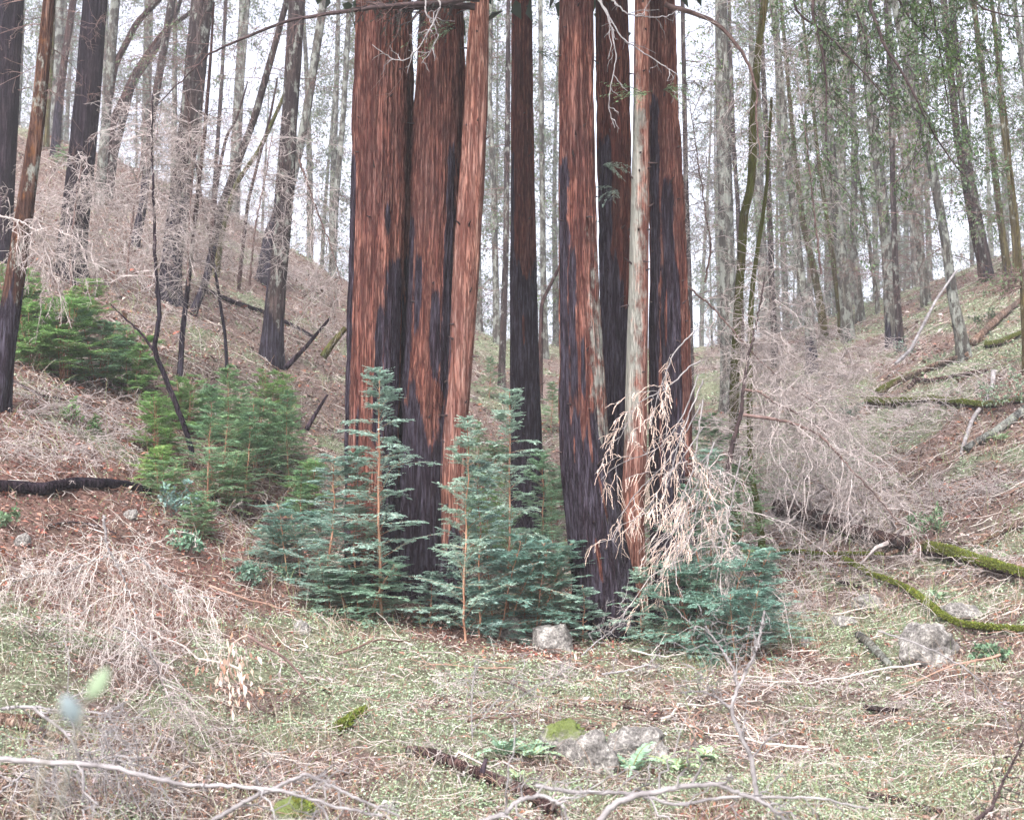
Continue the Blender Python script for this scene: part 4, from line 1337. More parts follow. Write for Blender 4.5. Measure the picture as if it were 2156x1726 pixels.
# ------------------------------------------------------------------ dead brush
def dead_brush(name, label, trunk, Y, seed, r0=.03, r1=.006, nb=40, L=1.3, sub=8, sub2=5, mat=None, tmat=None, droop=.5, t0=.1, k1=.3, side=None, stem=True, thin=1.0, cat='dead tree', tips=0, fuzz=.45, fcol=(.46, .40, .37)):
    rg = np.random.default_rng(seed)
    C = px_line(trunk, Y, 50, .006, rg)
    rt = thing(name, label, cat, C[0])
    if stem:
        mb = MB()
        tubes(mb, C[None], np.linspace(r0, r1, 50)[None], 8)
        mb.build('trunk', mat or M_twigbrown, rt)
    mb = MB()
    K = kids(C[None], int(nb * .78), t0, 1, L, 1.15, N=8, droop=droop, curl=.22, rg=rg, taper=.35)
    if side is not None:
        d = K[:, -1] - K[:, 0]
        flip = (d[:, 0] * side < 0) & (rg.random(len(K)) < .75)
        K[flip, :, 0] = 2 * K[flip, :1, 0] - K[flip, :, 0]
    tubes(mb, K, np.tile(np.linspace(.0065, .0025, 8), (len(K), 1)) * thin, 4)
    K2 = kids(K, sub, .08, 1, L * k1, .85, N=6, droop=droop * .7, curl=.22, rg=rg)
    tubes(mb, K2, np.tile(np.linspace(.0032, .0017, 6), (len(K2), 1)) * thin, 3)
    K3 = kids(K2, sub2, .15, 1, L * k1 * .38, .8, N=4, droop=droop * .5, curl=.25, rg=rg)
    K3 = K3[rg.random(len(K3)) < .6]
    tubes(mb, K3, np.tile(np.linspace(.0020, .0013, 4), (len(K3), 1)) * thin, 3)
    if tips:
        leaves(mb, K3[:, -1], .028, .012, (1, 1, 1), 0, .8, rg)
    mb.build('twigs', tmat or M_twig, rt)
    if fuzz:
        fb = MB()
        needles(fb, K2[rg.random(len(K2)) < fuzz], 9, .016 * thin ** .5, .004 * thin ** .5, col=fcol, rg=rg, fwd=.9, t0=.2)
        needles(fb, K3[rg.random(len(K3)) < fuzz], 5, .014 * thin ** .5, .0036 * thin ** .5, col=fcol, rg=rg, fwd=.9)
        fb.build('dry_needles', M_dryn, rt)
    return rt, K, K2


M_dryn = vcol('dry_needle', .15, .8, .1)
# pale hanging dead sprays before the right cluster
rt = thing('dead_redwood_branch', 'pale pinkish dead branch with drooping dry sprays in front of the right cluster', 'branch', at(1455, 700, 13.0))
rg = np.random.default_rng(701)
arcs = [
    [(1475, 760), (1450, 772), (1425, 800), (1380, 830), (1340, 850), (1300, 935)],
    [(1470, 790), (1450, 850), (1420, 905), (1380, 950), (1330, 965), (1290, 985), (1265, 1010)],
    [(1480, 800), (1452, 870), (1430, 930), (1412, 1000), (1390, 1060)],
    [(1475, 850), (1440, 920), (1400, 980), (1345, 1030), (1310, 1080), (1290, 1140)],
    [(1490, 960), (1460, 1040), (1420, 1120), (1390, 1160), (1370, 1230)],
    [(1560, 960), (1540, 1060), (1520, 1160), (1500, 1260), (1490, 1340)],
    [(1480, 900), (1440, 960), (1400, 1010), (1370, 1060), (1340, 1100)],
    [(1500, 950), (1460, 990), (1430, 1060), (1415, 1130), (1395, 1200), (1385, 1290)],
    [(1505, 930), (1480, 1000), (1465, 1080), (1440, 1160), (1420, 1230)],
    [(1480, 840), (1465, 960), (1445, 1060), (1430, 1150), (1415, 1200)],
    [(1500, 1000), (1480, 1090), (1470, 1170), (1452, 1260), (1430, 1310)],
    [(1460, 700), (1420, 740), (1385, 830), (1370, 900)],
]
mb = MB()
mt = MB()
for i, a in enumerate(arcs):
    Yb = 12.6 + rg.uniform(-.35, .35)
    c = px_line(a, Yb, 30, .004, rg)
    tubes(mb, c[None], np.linspace(.009, .003, 30)[None], 6)
    K = kids(c[None], 8, .25, 1, .34, .95, N=7, droop=.6, curl=.18, rg=rg, taper=.2)
    tubes(mb, K, np.tile(np.linspace(.004, .002, 7), (len(K), 1)), 4)
    K2 = kids(K, 7, .2, 1, .13, .7, N=5, droop=.7, curl=.2, rg=rg, taper=.2)
    tubes(mt, K2, np.tile(np.linspace(.003, .002, 5), (len(K2), 1)), 4, col=rgba((.62, .50, .45)))
    sel = K2[rg.random(len(K2)) < .85]
    needles(mt, sel, 9, .016, .006, col=(.70, .585, .54), rg=rg, fwd=.9)
    needles(mt, K, 12, .016, .006, col=(.70, .585, .54), rg=rg, fwd=.9, t0=.5)
mb.build('stem', M_twiggrey, rt)
mt.build('dry_sprays', vcol('dry_needles', .15, .8, .1), rt)

# dead firs tangled on the right
dead_brush('dead_fir', 'dead young fir with dark broken stem in the twig tangle right of the cluster', W(6, [(330, 1300), (370, 1050), (420, 900), (430, 760), (460, 560), (520, 300), (560, 60)]), 14.8, 710, .034, .008, nb=56, L=1.2, sub=6, sub2=5, mat=M_twigdark, side=1)
dead_brush('dead_fir', 'long bare side limb reaching right from the broken dark stem', W(6, [(430, 895), (560, 915), (730, 940), (900, 1020), (1100, 1240), (1250, 1400), (1380, 1560)]), 14.3, 711, .022, .006, nb=42, L=1.0, sub=8, sub2=5, mat=M_twigbrown)
dead_brush('dead_fir', 'upper bare limb curving right above the long bare side limb', W(6, [(440, 740), (540, 760), (620, 820), (780, 900), (950, 1010)]), 14.6, 712, .018, .006, nb=36, L=1.2, sub=8, sub2=5, mat=M_twigbrown)
dead_brush('dead_fir', 'dead slanting pole running down right from the top of the right cluster', W(6, [(100, 120), (260, 260), (380, 400), (520, 560), (760, 760), (1000, 900)]), 15.0, 713, .014, .005, nb=44, L=1.0, sub=8, sub2=5, mat=M_twigbrown)
dead_brush('dead_fir', 'tangle of fine pinkish twigs low beside the sprouts of the right cluster', W(9, [(560, 560), (420, 300), (330, 80), (250, -150), (220, -400)]), 12.6, 714, .012, .005, nb=50, L=1.1, sub=8, sub2=5, droop=.8, mat=M_twig)
dead_brush('dead_fir', 'fine twig haze on the slope above the rotten log', W(6, [(700, 1500), (800, 1200), (900, 900), (1000, 620), (1050, 480)]), 17.0, 715, .012, .005, nb=60, L=1.5, sub=8, sub2=5, mat=M_twig, thin=1.2)
dead_brush('dead_fir', 'fine twig haze before the foot of the left ridge trees', W(6, [(600, 900), (640, 620), (700, 420), (760, 260)]), 18.0, 716, .012, .005, nb=55, L=1.6, sub=8, sub2=5, mat=M_twig, thin=1.25)['x'] if False else None
dead_brush('dead_fir', 'dead conifer of thin twigs under the scorched foot trunk of the right ridge', W(6, [(620, 980), (640, 620), (700, 420), (760, 260)]), 18.0, 716, .012, .005, nb=60, L=1.6, sub=8, sub2=5, mat=M_twig, thin=1.25)
dead_brush('dead_fir', 'thin twiggy top rising against the sky right of the cluster', W(3, [(200, 1700), (240, 1500), (200, 1250), (150, 900), (90, 500)]), 16.5, 717, .014, .004, nb=50, L=1.0, sub=7, sub2=4, mat=M_twigbrown, thin=1.1)
dead_brush('dead_fir', 'pinkish twiggy top in the sky above the mossy ridge trunks', W(3, [(900, 1650), (860, 1300), (820, 900), (760, 500), (700, 250)]), 19.0, 718, .02, .004, nb=60, L=1.1, sub=7, sub2=4, mat=M_twigbrown, thin=1.0)
# dead firs on the left
dead_brush('dead_fir', 'dead twiggy fir veiling the straight black trunk at left', W(1, [(760, 1700), (800, 1300), (850, 950), (870, 700)]), 19.0, 720, .02, .006, nb=70, L=1.5, sub=8, sub2=5, mat=M_twigbrown, thin=1.15)
dead_brush('dead_fir', 'dead twiggy fir veiling the big brown trunk', W(1, [(1130, 1720), (1140, 1350), (1160, 1000), (1130, 700)]), 19.5, 721, .02, .006, nb=70, L=1.5, sub=8, sub2=5, mat=M_twigbrown, thin=1.15)
dead_brush('dead_fir', 'dead twiggy fir in front of the straight grey brown trunk', W(1, [(1500, 1720), (1540, 1350), (1600, 1050), (1640, 800)]), 21, 722, .02, .006, nb=60, L=1.5, sub=8, sub2=5, mat=M_twigbrown, thin=1.15)
dead_brush('dead_fir', 'dead drooping fir above the bright bushes at far left', W(1, [(430, 1720), (420, 1500), (460, 1200), (500, 950)]), 18.5, 723, .02, .006, nb=60, L=1.4, sub=8, sub2=5, droop=.8, mat=M_twigbrown, thin=1.15)
dead_brush('dead_fir', 'dead slanting branch hanging right of the straight grey brown trunk', W(1, [(1800, 960), (1860, 1130), (1920, 1300), (2000, 1500), (2060, 1720)]), 17, 724, .016, .006, nb=46, L=1.1, sub=7, sub2=4, mat=M_twigbrown)
dead_brush('dead_fir', 'grey dead boughs against the leaning trunk at left edge', W(1, [(0, 1300), (120, 1330), (260, 1420), (340, 1560)]), 13.8, 725, .012, .005, nb=34, L=.7, sub=8, sub2=5, droop=.8, mat=M_twig)
# left foreground sprays
dead_brush('dead_branch', 'pale dry drooping spray in the left foreground', W(7, [(620, -100), (640, 60), (680, 160), (760, 300), (830, 520)]), 8.6, 730, .010, .004, nb=34, L=.62, sub=9, sub2=6, droop=.7, mat=M_twiggrey, tmat=M_twigpink, cat='branch', thin=.42, fuzz=.8, fcol=(.58, .53, .49))
dead_brush('dead_branch', 'pale dry spray spreading left in the left foreground', W(7, [(660, 130), (520, 190), (380, 240), (220, 250), (60, 300)]), 8.8, 731, .007, .003, nb=26, L=.5, sub=8, sub2=5, droop=.8, mat=M_twiggrey, tmat=M_twigpink, cat='branch', thin=.42, fuzz=.8, fcol=(.58, .53, .49))
dead_brush('dead_branch', 'pale dry spray spreading right in the left foreground', W(7, [(690, 200), (850, 150), (1000, 330), (1150, 380), (1330, 400)]), 8.7, 732, .007, .003, nb=26, L=.45, sub=8, sub2=5, droop=.8, mat=M_twiggrey, tmat=M_twigpink, cat='branch', thin=.42, fuzz=.8, fcol=(.58, .53, .49))
dead_brush('dead_branch', 'lower grey dead branchlets fanning out below the dry sprays', W(7, [(680, 560), (800, 600), (920, 750), (980, 900), (1060, 1120)]), 7.6, 733, .006, .003, nb=40, L=.5, sub=7, sub2=4, droop=.5, mat=M_twiggrey, cat='branch', thin=.5, fuzz=0)
dead_brush('dead_branch', 'tangle of grey dead branchlets at lower left', W(7, [(0, 1560), (200, 1400), (450, 1380), (650, 1350), (900, 1420)]), 6.2, 734, .006, .003, nb=60, L=.5, sub=8, sub2=4, droop=.3, mat=M_twiggrey, tmat=M_twiggrey, cat='branch', thin=.5, fuzz=0)
print('brush ok')


# ------------------------------------------------------------------ logs, fallen branches
def log(name, label, pts, r, mat, seed, cat='log', moss=0, char=None, Y=None, lift=.6, k=18, stubs=0, taper=.6, mossf=None, amp=.15, twigs=0, tmat=None, free=False):
    """a stick lying on the ground: the picture points are dropped on the ground"""
    rg = np.random.default_rng(seed)
    P = []
    for p in pts:
        if len(p) > 2:
            q = at(p[0], p[1], p[2])
        elif Y is not None:
            q = at(p[0], p[1], Y)
        else:
            q = hit(p[0], p[1]) + np.array([0, 0, r * max(lift, 1.0) + .015])
        P.append(q)
    P = np.array(P)
    d = np.concatenate([[0], np.cumsum(np.linalg.norm(np.diff(P, axis=0), axis=1))])
    N = max(14, int(d[-1] / .05))
    N = min(N, 160)
    t = np.linspace(0, d[-1], N)
    C = np.stack([np.interp(t, d, P[:, i]) for i in range(3)], 1)
    for _ in range(4):
        C[1:-1] = .25 * C[:-2] + .5 * C[1:-1] + .25 * C[2:]
    R = r * np.linspace(1, taper, N) * (1 + amp * (fbm(t * 3, t * 0 + seed, o=3) - .5) * 2)
    C = np.vstack([C[:1], C, C[-1:]])
    R = np.concatenate([[R[0] * .05], R, [R[-1] * .05]])
    mb = MB()
    T = np.gradient(C, axis=0)
    T[0], T[-1] = T[1], T[-2]
    T /= np.linalg.norm(T, axis=1, keepdims=True) + 1e-9
    ref = np.array([0, 0.05, 1.])
    A = np.cross(T, ref)
    A /= np.linalg.norm(A, axis=1, keepdims=True)
    Bv = np.cross(A, T)
    th = np.arange(k) / k * 2 * math.pi
    nn = len(C)
    TT, II = np.meshgrid(th, np.arange(nn))
    dd = np.concatenate([[0], t, [t[-1]]])[:, None]
    ro = fbm(np.cos(TT) * 1.5 + 5, np.sin(TT) * 1.5, dd * 2.5, 4, seed)
    rr = R[:, None] * (1 + .35 * (ro - .5))
    V = C[:, None] + rr[..., None] * (A[:, None] * np.cos(TT)[..., None] + Bv[:, None] * np.sin(TT)[..., None])
    idx = np.arange(nn * k).reshape(nn, k)
    a = idx[:-1]
    b = np.roll(a, -1, 1)
    c = idx[1:]
    e = np.roll(c, -1, 1)
    topn = np.clip(np.sin(TT) * .6 + .45, 0, 1)
    tn = (dd / max(t[-1], .01)) + 0 * TT
    at_ = {'moss': np.clip((moss * (.45 + .75 * topn)) * (mossf(tn) if mossf else 1), 0, 1).ravel(), 'char': np.full(nn * k, 0.0 if char is None else char)}
    mb.add(V.reshape(-1, 3), np.stack([a, b, e, c], -1).reshape(-1, 4), **at_)
    rt = thing(name, label, cat, C[0])
    mb.build('wood', mat, rt)
    if twigs:
        m2 = MB()
        K = kids(C[None, 1:-1], twigs, .05, 1, r * 9 + .15, .9, N=6, droop=.1, curl=.25, rg=rg)
        K[:, :, 2] = np.maximum(K[:, :, 2], HT(K[:, :, 0], K[:, :, 1]) + .01)
        tubes(m2, K, np.tile(np.linspace(max(r * .3, .0035), .0025, 6), (len(K), 1)), 4)
        K2 = kids(K, 4, .2, 1, (r * 9 + .15) * .35, .8, N=4, droop=.1, curl=.25, rg=rg)
        tubes(m2, K2, np.tile(np.linspace(.003, .002, 4), (len(K2), 1)), 3)
        m2.build('side_twigs', tmat or M_twig, rt)
    if moss > .5:
        # tufts standing out of the moss
        n = int(d[-1] * 900)
        ti = rg.integers(1, nn - 2, n)
        ph = rg.uniform(-.2, math.pi + .2, n)
        if mossf:
            keep = rg.random(n) < mossf(dd[ti, 0] / t[-1])
            ti, ph = ti[keep], ph[keep]
        dr = A[ti] * np.cos(ph)[:, None] + Bv[ti] * np.sin(ph)[:, None]
        pos = C[ti] + dr * (R[ti] * .98)[:, None] + T[ti] * rg.uniform(-.03, .03, len(ti))[:, None]
        fb = MB()
        leaves(fb, pos, .022, .012, (.135, .165, .03), .45, .5, rg, dr)
        fb.build('moss', M_leaf, rt)
    return rt


B4 = lambda pts: W(4, pts)
log('fallen_log', 'long curved blackened log lying across the left slope', B4([(-60, 1372), (120, 1385), (260, 1395), (420, 1362), (620, 1350), (760, 1355), (900, 1400)]), .062, M_black, 801, lift=.7, taper=.75)
log('fallen_log', 'short dark log continuing right of the long curved one', B4([(1130, 1425), (1280, 1430), (1500, 1440), (1660, 1450)]), .04, M_brown, 802)
log('fallen_log', 'thin burnt log lying up the left slope below the grey brown trunk', B4([(1240, 170), (1400, 235), (1600, 300), (1750, 370), (1880, 440)]), .06, M_black, 803)
log('charred_stick', 'black charred stick leaning up left of the left cluster', [(601, 775, 18.2), (640, 735, 18.2), (696, 668, 18.2)], .045, M_black, 804, cat='stick', taper=.35)
log('charred_stick', 'lower black crooked stick among the bushes left of the left cluster', [(645, 905, 16), (665, 870, 16), (690, 830, 16)], .03, M_black, 805, cat='stick', taper=.5)
log('mossy_stick', 'short mossy broken limb leaning behind the black charred stick', [(680, 752, 19), (700, 722, 19), (728, 690, 19)], .06, M_moss, 806, moss=.5, cat='stick')
log('fallen_branch', 'curving brown branch below the dark log on left', B4([(1080, 1640), (1200, 1560), (1300, 1510), (1480, 1480), (1620, 1490)]), .022, M_twigbrown, 807, cat='branch', twigs=6)
log('fallen_branch', 'straight brown stick crossing right of the curving brown branch', B4([(1400, 1500), (1560, 1540), (1740, 1580)]), .022, M_brown, 808, cat='branch', twigs=3)
log('fallen_branch', 'thin dark branch lying left in the litter above the dry sprays', B4([(260, 1590), (400, 1560), (500, 1560), (640, 1600), (700, 1640)]), .014, M_twigdark, 809, cat='branch', twigs=5)
log('fallen_branch', 'long twiggy branch lying across the left slope', B4([(60, 700), (250, 800), (430, 820), (620, 900)]), .02, M_twigdark, 810, cat='branch', twigs=10)
log('fallen_branch', 'pale bowed branch on the left slope beneath the bushes', B4([(150, 630), (350, 620), (560, 600), (760, 560)]), .022, M_twigbrown, 811, cat='branch', twigs=10)
log('fallen_branch', 'grey brown branch lying left of the round bright bush', B4([(440, 690), (620, 690), (800, 720), (700, 830)]), .016, M_twigbrown, 812, cat='branch', twigs=8)
# right slope
W6, W9 = (lambda p: W(6, p)), (lambda p: W(9, p))
log('rotten_log', 'thick rotten dark log half buried on the lower right slope', W6([(640, 1510), (800, 1540), (950, 1610), (1150, 1680), (1400, 1740)]), .14, M_brown, 820, lift=.8, moss=.15, twigs=14)
log('mossy_branch', 'long bright green mossy branch bending down to the right edge', W9([(1040, 200), (1200, 290), (1330, 350), (1440, 390), (1530, 470), (1640, 560), (1740, 615), (1880, 625), (2010, 640), (2160, 655)]), .027, M_moss, 821, cat='branch', moss=.85, lift=2.2, taper=1.0)
log('mossy_branch', 'straight mossy branch lying left of the bending mossy one', W9([(480, 125), (640, 140), (780, 150), (900, 160), (1040, 165), (1270, 165)]), .024, M_moss, 822, cat='branch', moss=.9, lift=1.8)
log('mossy_log', 'dark log with mossy flank at the right edge', W9([(1540, 160), (1700, 200), (1850, 240), (2000, 290), (2180, 350)]), .085, M_brown, 823, moss=.62, lift=1.2)
log('mossy_log', 'mossy log curving across the right slope, dark underside', W6([(1180, 850), (1320, 860), (1450, 855), (1560, 840), (1700, 860), (1850, 885), (1960, 885), (2120, 850)]), .085, M_brown, 824, moss=.75, lift=1.3)
log('fallen_log', 'peeled rotten log with mossy lower end slanting up the right slope', W6([(1240, 790), (1330, 740), (1440, 690), (1560, 640), (1700, 590), (1790, 560)]), .085, M_wood, 825, moss=.6, mossf=lambda t: np.clip(1.3 - 2 * t, 0, 1), lift=1.0)
log('fallen_log', 'dark crooked branch below the peeled rotten log', W6([(1430, 750), (1470, 700), (1560, 710), (1660, 690), (1780, 665), (1900, 650)]), .05, M_brown, 826, lift=1.0)
log('fallen_log', 'broken pale trunk leaning up to the right near the right edge', W6([(1810, 500), (1860, 450), (1930, 380), (2000, 310), (2110, 230)]), .09, M_wood, 827, lift=1.0, taper=.7)
log('mossy_log', 'short mossy log near the right edge above the peeled one', W6([(1890, 500), (1980, 490), (2060, 450), (2150, 415)]), .07, M_brown, 828, moss=.7)
log('fallen_branch', 'pale bleached branch running down from the mossy log', W6([(1940, 660), (1935, 740), (1890, 840), (1820, 930), (1780, 1030), (1745, 1150)]), .045, M_twiggrey, 829, cat='branch', twigs=4)
log('fallen_log', 'smooth grey log slanting down left from right edge', W6([(2150, 880), (2050, 960), (1950, 1030), (1850, 1090), (1770, 1140)]), .075, M_firgrey, 830, taper=.7)
log('fallen_branch', 'pale thin arc of a bare branch crossing the right slope', [W(6, [(1720, 20)])[0] + (21,), W(6, [(1600, 190)])[0] + (20,), W(6, [(1510, 360)])[0] + (19.4,), W(6, [(1440, 500)])[0] + (18.8,), W(6, [(1350, 585)])[0] + (18.2,)], .02, M_twiggrey, 831, cat='branch', taper=1.2)
log('fallen_branch', 'pale stick beneath the twig tangle left of the rotten log', W6([(780, 1280), (900, 1330), (980, 1400), (1040, 1500)]), .035, M_wood, 832, cat='branch')
log('fallen_branch', 'long pale stick slanting up right across the twig tangle', W6([(1040, 1430), (1180, 1395), (1350, 1340), (1520, 1250)]), .03, M_wood, 833, cat='branch')
log('fallen_branch', 'forked pale branch with twigs low at the right edge', W6([(1820, 1710), (1950, 1640), (2060, 1600), (2160, 1580)]), .04, M_wood, 834, cat='branch', twigs=6)
log('fallen_branch', 'reddish splintered stick next to the mossy log at right', W9([(1290, 165), (1450, 100), (1620, 70), (1780, 95)]), .03, M_wood, 835, cat='branch')
log('fallen_branch', 'thin brown stick left of the bending mossy branch', W9([(990, 310), (1100, 340), (1230, 380)]), .022, M_brown, 836, cat='branch')
log('fallen_log', 'short bluish grey log lying left of the grey boulder', W9([(1130, 660), (1200, 720), (1260, 790), (1310, 840)]), .045, M_firgrey, 837)
log('fallen_log', 'small broken stick with dark bark in the right foreground', W9([(1170, 1090), (1260, 1100), (1355, 1105)]), .022, M_brown, 838)
# foreground
W7, W8 = (lambda p: W(7, p)), (lambda p: W(8, p))
log('fallen_log', 'dark broken branch lying in the front centre', W8([(430, 1370), (560, 1390), (720, 1440), (860, 1500), (1000, 1560), (1130, 1610), (1300, 1720)]), .036, M_brown, 840, moss=.1, taper=.9, twigs=4)
log('stick', 'short black stub sticking up beside the dark broken branch', [W(8, [(880, 1440)])[0] + (6.9,), W(8, [(905, 1355)])[0] + (6.9,)], .018, M_black, 841, cat='stick')
log('fallen_log', 'peeled orange log at the lower left', W7([(-40, 1190), (120, 1200), (300, 1260), (500, 1330)]), .028, M_wood, 842)
log('fallen_log', 'peeled orange log section further right at lower left', W7([(1020, 1400), (1200, 1480), (1400, 1570), (1640, 1620)]), .03, M_wood, 843)
log('fallen_log', 'upper peeled orange log piece at the left edge', W7([(-40, 1150), (120, 1155), (300, 1140)]), .025, M_wood, 844)
log('mossy_stick', 'short bright mossy stick in the front left of centre', W8([(30, 1220), (110, 1150), (190, 1100)]), .03, M_moss, 845, moss=1, cat='stick')
log('fallen_branch', 'angled grey branch with dry leaves in front of the left cluster', [W(7, [(1490, 615)])[0] + (8.6,), W(7, [(1560, 670)])[0] + (8.6,), W(7, [(1700, 735)])[0] + (8.6,), W(7, [(1760, 800)])[0] + (8.6,), W(7, [(1850, 910)])[0] + (8.6,)], .012, M_twigbrown, 846, cat='branch', twigs=3)
log('fallen_branch', 'thin dark stick in the front right of centre', W8([(1530, 1050), (1680, 1065), (1840, 1090), (1960, 1110)]), .012, M_brown, 847, cat='branch')
log('fallen_branch', 'reddish bark strip near the lower right', W9([(1180, 1620), (1350, 1650), (1500, 1700), (1650, 1740)]), .022, M_brown, 848, cat='branch')

# near grey branches, out of focus
near = [
    ('pale blurred branch arching along the bottom centre', [(860, 1740), (1010, 1690), (1110, 1600), (1250, 1580), (1370, 1640), (1400, 1760)], 8, 4.6, .012),
    ('long pale blurred branch arching along the bottom right', [(1560, 1760), (1680, 1620), (1800, 1580), (1960, 1550), (2117, 1520), (2290, 1510), (2440, 1570), (2580, 1620), (2740, 1760)], 8, 4.5, .014),
    ('straight pale blurred branch along the bottom right', [(1200, 1520), (1450, 1560), (1760, 1560), (2060, 1640), (2300, 1590), (2600, 1590), (2900, 1590), (3200, 1660)], 8, 4.7, .009),
    ('pale blurred branch bent like an elbow at lower left', [(-40, 1060), (200, 1045), (240, 1090), (330, 1150), (410, 1220), (460, 1310), (510, 1470), (500, 1620)], 7, 5.0, .009),
    ('thin pale blurred branch running right from the elbow branch', [(200, 1045), (420, 1075), (640, 1085), (760, 1010)], 7, 5.0, .005),
    ('pale blurred branch peaking at the bottom left of centre', [(1240, 1760), (1420, 1640), (1650, 1530), (1840, 1450), (1960, 1500), (2150, 1600), (2400, 1700)], 7, 4.4, .010),
    ('long faint grey branch sweeping along the lower left', [(0, 1360), (300, 1380), (650, 1400), (900, 1470), (1100, 1515), (1400, 1520), (1700, 1550), (2000, 1640), (2300, 1700)], 7, 4.2, .011),
    ('upright grey blurred branch forking in front of the right slope', [(510, 1570), (480, 1350), (420, 1230), (350, 1050), (400, 930), (450, 820), (500, 740), (545, 560), (560, 470)], 9, 6.0, .014),
    ('faint grey fork leaning left from the upright blurred branch', [(350, 1050), (270, 990), (180, 950), (60, 960)], 9, 6.0, .008),
    ('grey blurred twig climbing left before the charred base', [(400, 930), (370, 810), (300, 700), (200, 560)], 9, 6.0, .008),
    ('dark thin branch rising at the lower right corner', [(1820, 1740), (1930, 1640), (1990, 1500), (2040, 1400), (2117, 1240)], 9, 5.5, .010),
    ('thin pale whip bowing down at the right', [(1240, 590), (1430, 650), (1600, 720), (1760, 810), (1900, 930), (1990, 1050), (2030, 1180)], 9, 8.0, .007),
    ('pale thin leaning stem in the centre foreground', [(820, 1230), (815, 1050), (825, 880), (860, 760)], 8, 7.6, .006),
    ('long straight pale stalk slanting in the centre foreground', [(820, 1190), (960, 1020), (1100, 850), (1160, 760)], 8, 7.7, .004),
    ('second straight pale stalk slanting further right', [(980, 1080), (1150, 960), (1330, 860), (1420, 800)], 8, 8.0, .004),
    ('forked pale dead branch before the charred base', [(1480, 740), (1560, 660), (1700, 560), (1760, 440)], 8, 8.5, .006),
    ('pale lichened branch lying before the right sprouts', [(1600, 850), (1750, 830), (1880, 790), (1950, 720)], 8, 9.0, .009),
]
for i, (lab, pts, wn, Yn, r) in enumerate(near):
    rg = np.random.default_rng(900 + i)
    ln = W(wn, pts)
    c = px_line(ln, Yn, 60, .002, rg)
    rt = thing('dead_branch', lab, 'branch', c[0])
    mb = MB()
    tubes(mb, c[None], (np.linspace(1, .45, 60) * r * .88)[None], 8)
    dk = 'dark' in lab
    mb.build('stem', M_twigdark if dk else M_twiggrey, rt)
    mb = MB()
    K = kids(c[None], 9, .1, .98, .32, .8, N=8, droop=.1, curl=.28, rg=rg)
    tubes(mb, K, np.tile(np.linspace(max(r * .35, .0025), .0014, 8), (len(K), 1)), 4)
    K2 = kids(K, 4, .2, 1, .11, .8, N=5, droop=.1, curl=.25, rg=rg)
    tubes(mb, K2, np.tile(np.linspace(.0018, .0011, 5), (len(K2), 1)), 3)
    mb.build('side_twigs', M_twigdark if dk else M_twiggrey, rt)


# ------------------------------------------------------------------ rocks
def rockmat():
    m, t, p, out = newmat('mossy_rock')
    a = noise(t, coords(t, (1, 1, 1)), 9, 6, .7)
    b = noise(t, coords(t, (1, 1, 1)), 42, 5, .75)
    s = mth(t, 'ADD', mth(t, 'MULTIPLY', a, .5), mth(t, 'MULTIPLY', b, .5))
    col = ramp(t, s, [(.38, (.055, .05, .048)), (.5, (.19, .18, .165)), (.60, (.46, .44, .40))])
    mf = mth(t, 'MULTIPLY', mth(t, 'SUBTRACT', mth(t, 'ADD', attr(t, 'moss'), a), .85), 6, True)
    col = mix(t, mf, col, (.12, .15, .045))
    t.links.new(col, p.inputs['Base Color'])
    bump(t, p, s, 1.0, .05)
    return m


def rock(label, px, py, wpx, hpx, seed, moss=0, name='rock', Y=None):
    """px,py = middle of its foot"""
    p = hit(px, py)
    rg = np.random.default_rng(seed)
    n, k = 60, 90
    u = np.linspace(-math.pi / 2, math.pi / 2, n)
    v = np.arange(k) / k * 2 * math.pi
    Vv, U = np.meshgrid(v, u)
    d = np.stack([np.cos(U) * np.cos(Vv), np.cos(U) * np.sin(Vv), np.sin(U)], -1)
    r = 1 + .55 * (fbm(d[..., 0] * 1.4 + seed, d[..., 1] * 1.4, d[..., 2] * 1.4 + 5, 4, seed) - .5) * 2 + .22 * (fbm(d[..., 0] * 6 + seed, d[..., 1] * 6, d[..., 2] * 6 + 5, 4, seed + 3) - .5)
    # facets
    for j in range(9):
        a = rg.normal(0, 1, 3)
        a /= np.linalg.norm(a)
        h = rg.uniform(.84, 1.02)
        dot = (d * a).sum(-1) * r
        r = np.where(dot > h, r * h / np.maximum(dot, 1e-6), r)
    sx = wpx * .5 * p[1] / FPX
    sz = hpx * .6 * p[1] / FPX
    V = d * r[..., None] * np.array([sx, sx * .75, sz]) + p + np.array([0, sx * .3, sz * .38])
    idx = np.arange(n * k).reshape(n, k)
    a = idx[:-1]
    b = np.roll(a, -1, 1)
    c = idx[1:]
    e = np.roll(c, -1, 1)
    mb = MB()
    mb.add(V.reshape(-1, 3), np.stack([a, b, e, c], -1).reshape(-1, 4), moss=np.clip((d[..., 2] * .5 + .25) * moss * 1.4, 0, 1).ravel())
    rt = thing(name, label, 'rock', p)
    mb.build('stone', M_rockm, rt)
    if moss > .3:
        fb = MB()
        sel = rg.choice(n * k, int(900 * moss))
        pos = V.reshape(-1, 3)[sel]
        dr = d.reshape(-1, 3)[sel]
        ok = (dr[:, 2] > .1) & (fbm(pos[:, 0] * 9, pos[:, 1] * 9, seed=seed) > .48)
        if ok.sum() > 5:
            leaves(fb, pos[ok], .02, .012, (.17, .21, .05), .35, .5, rg, dr[ok])
            fb.build('moss', M_leaf, rt)


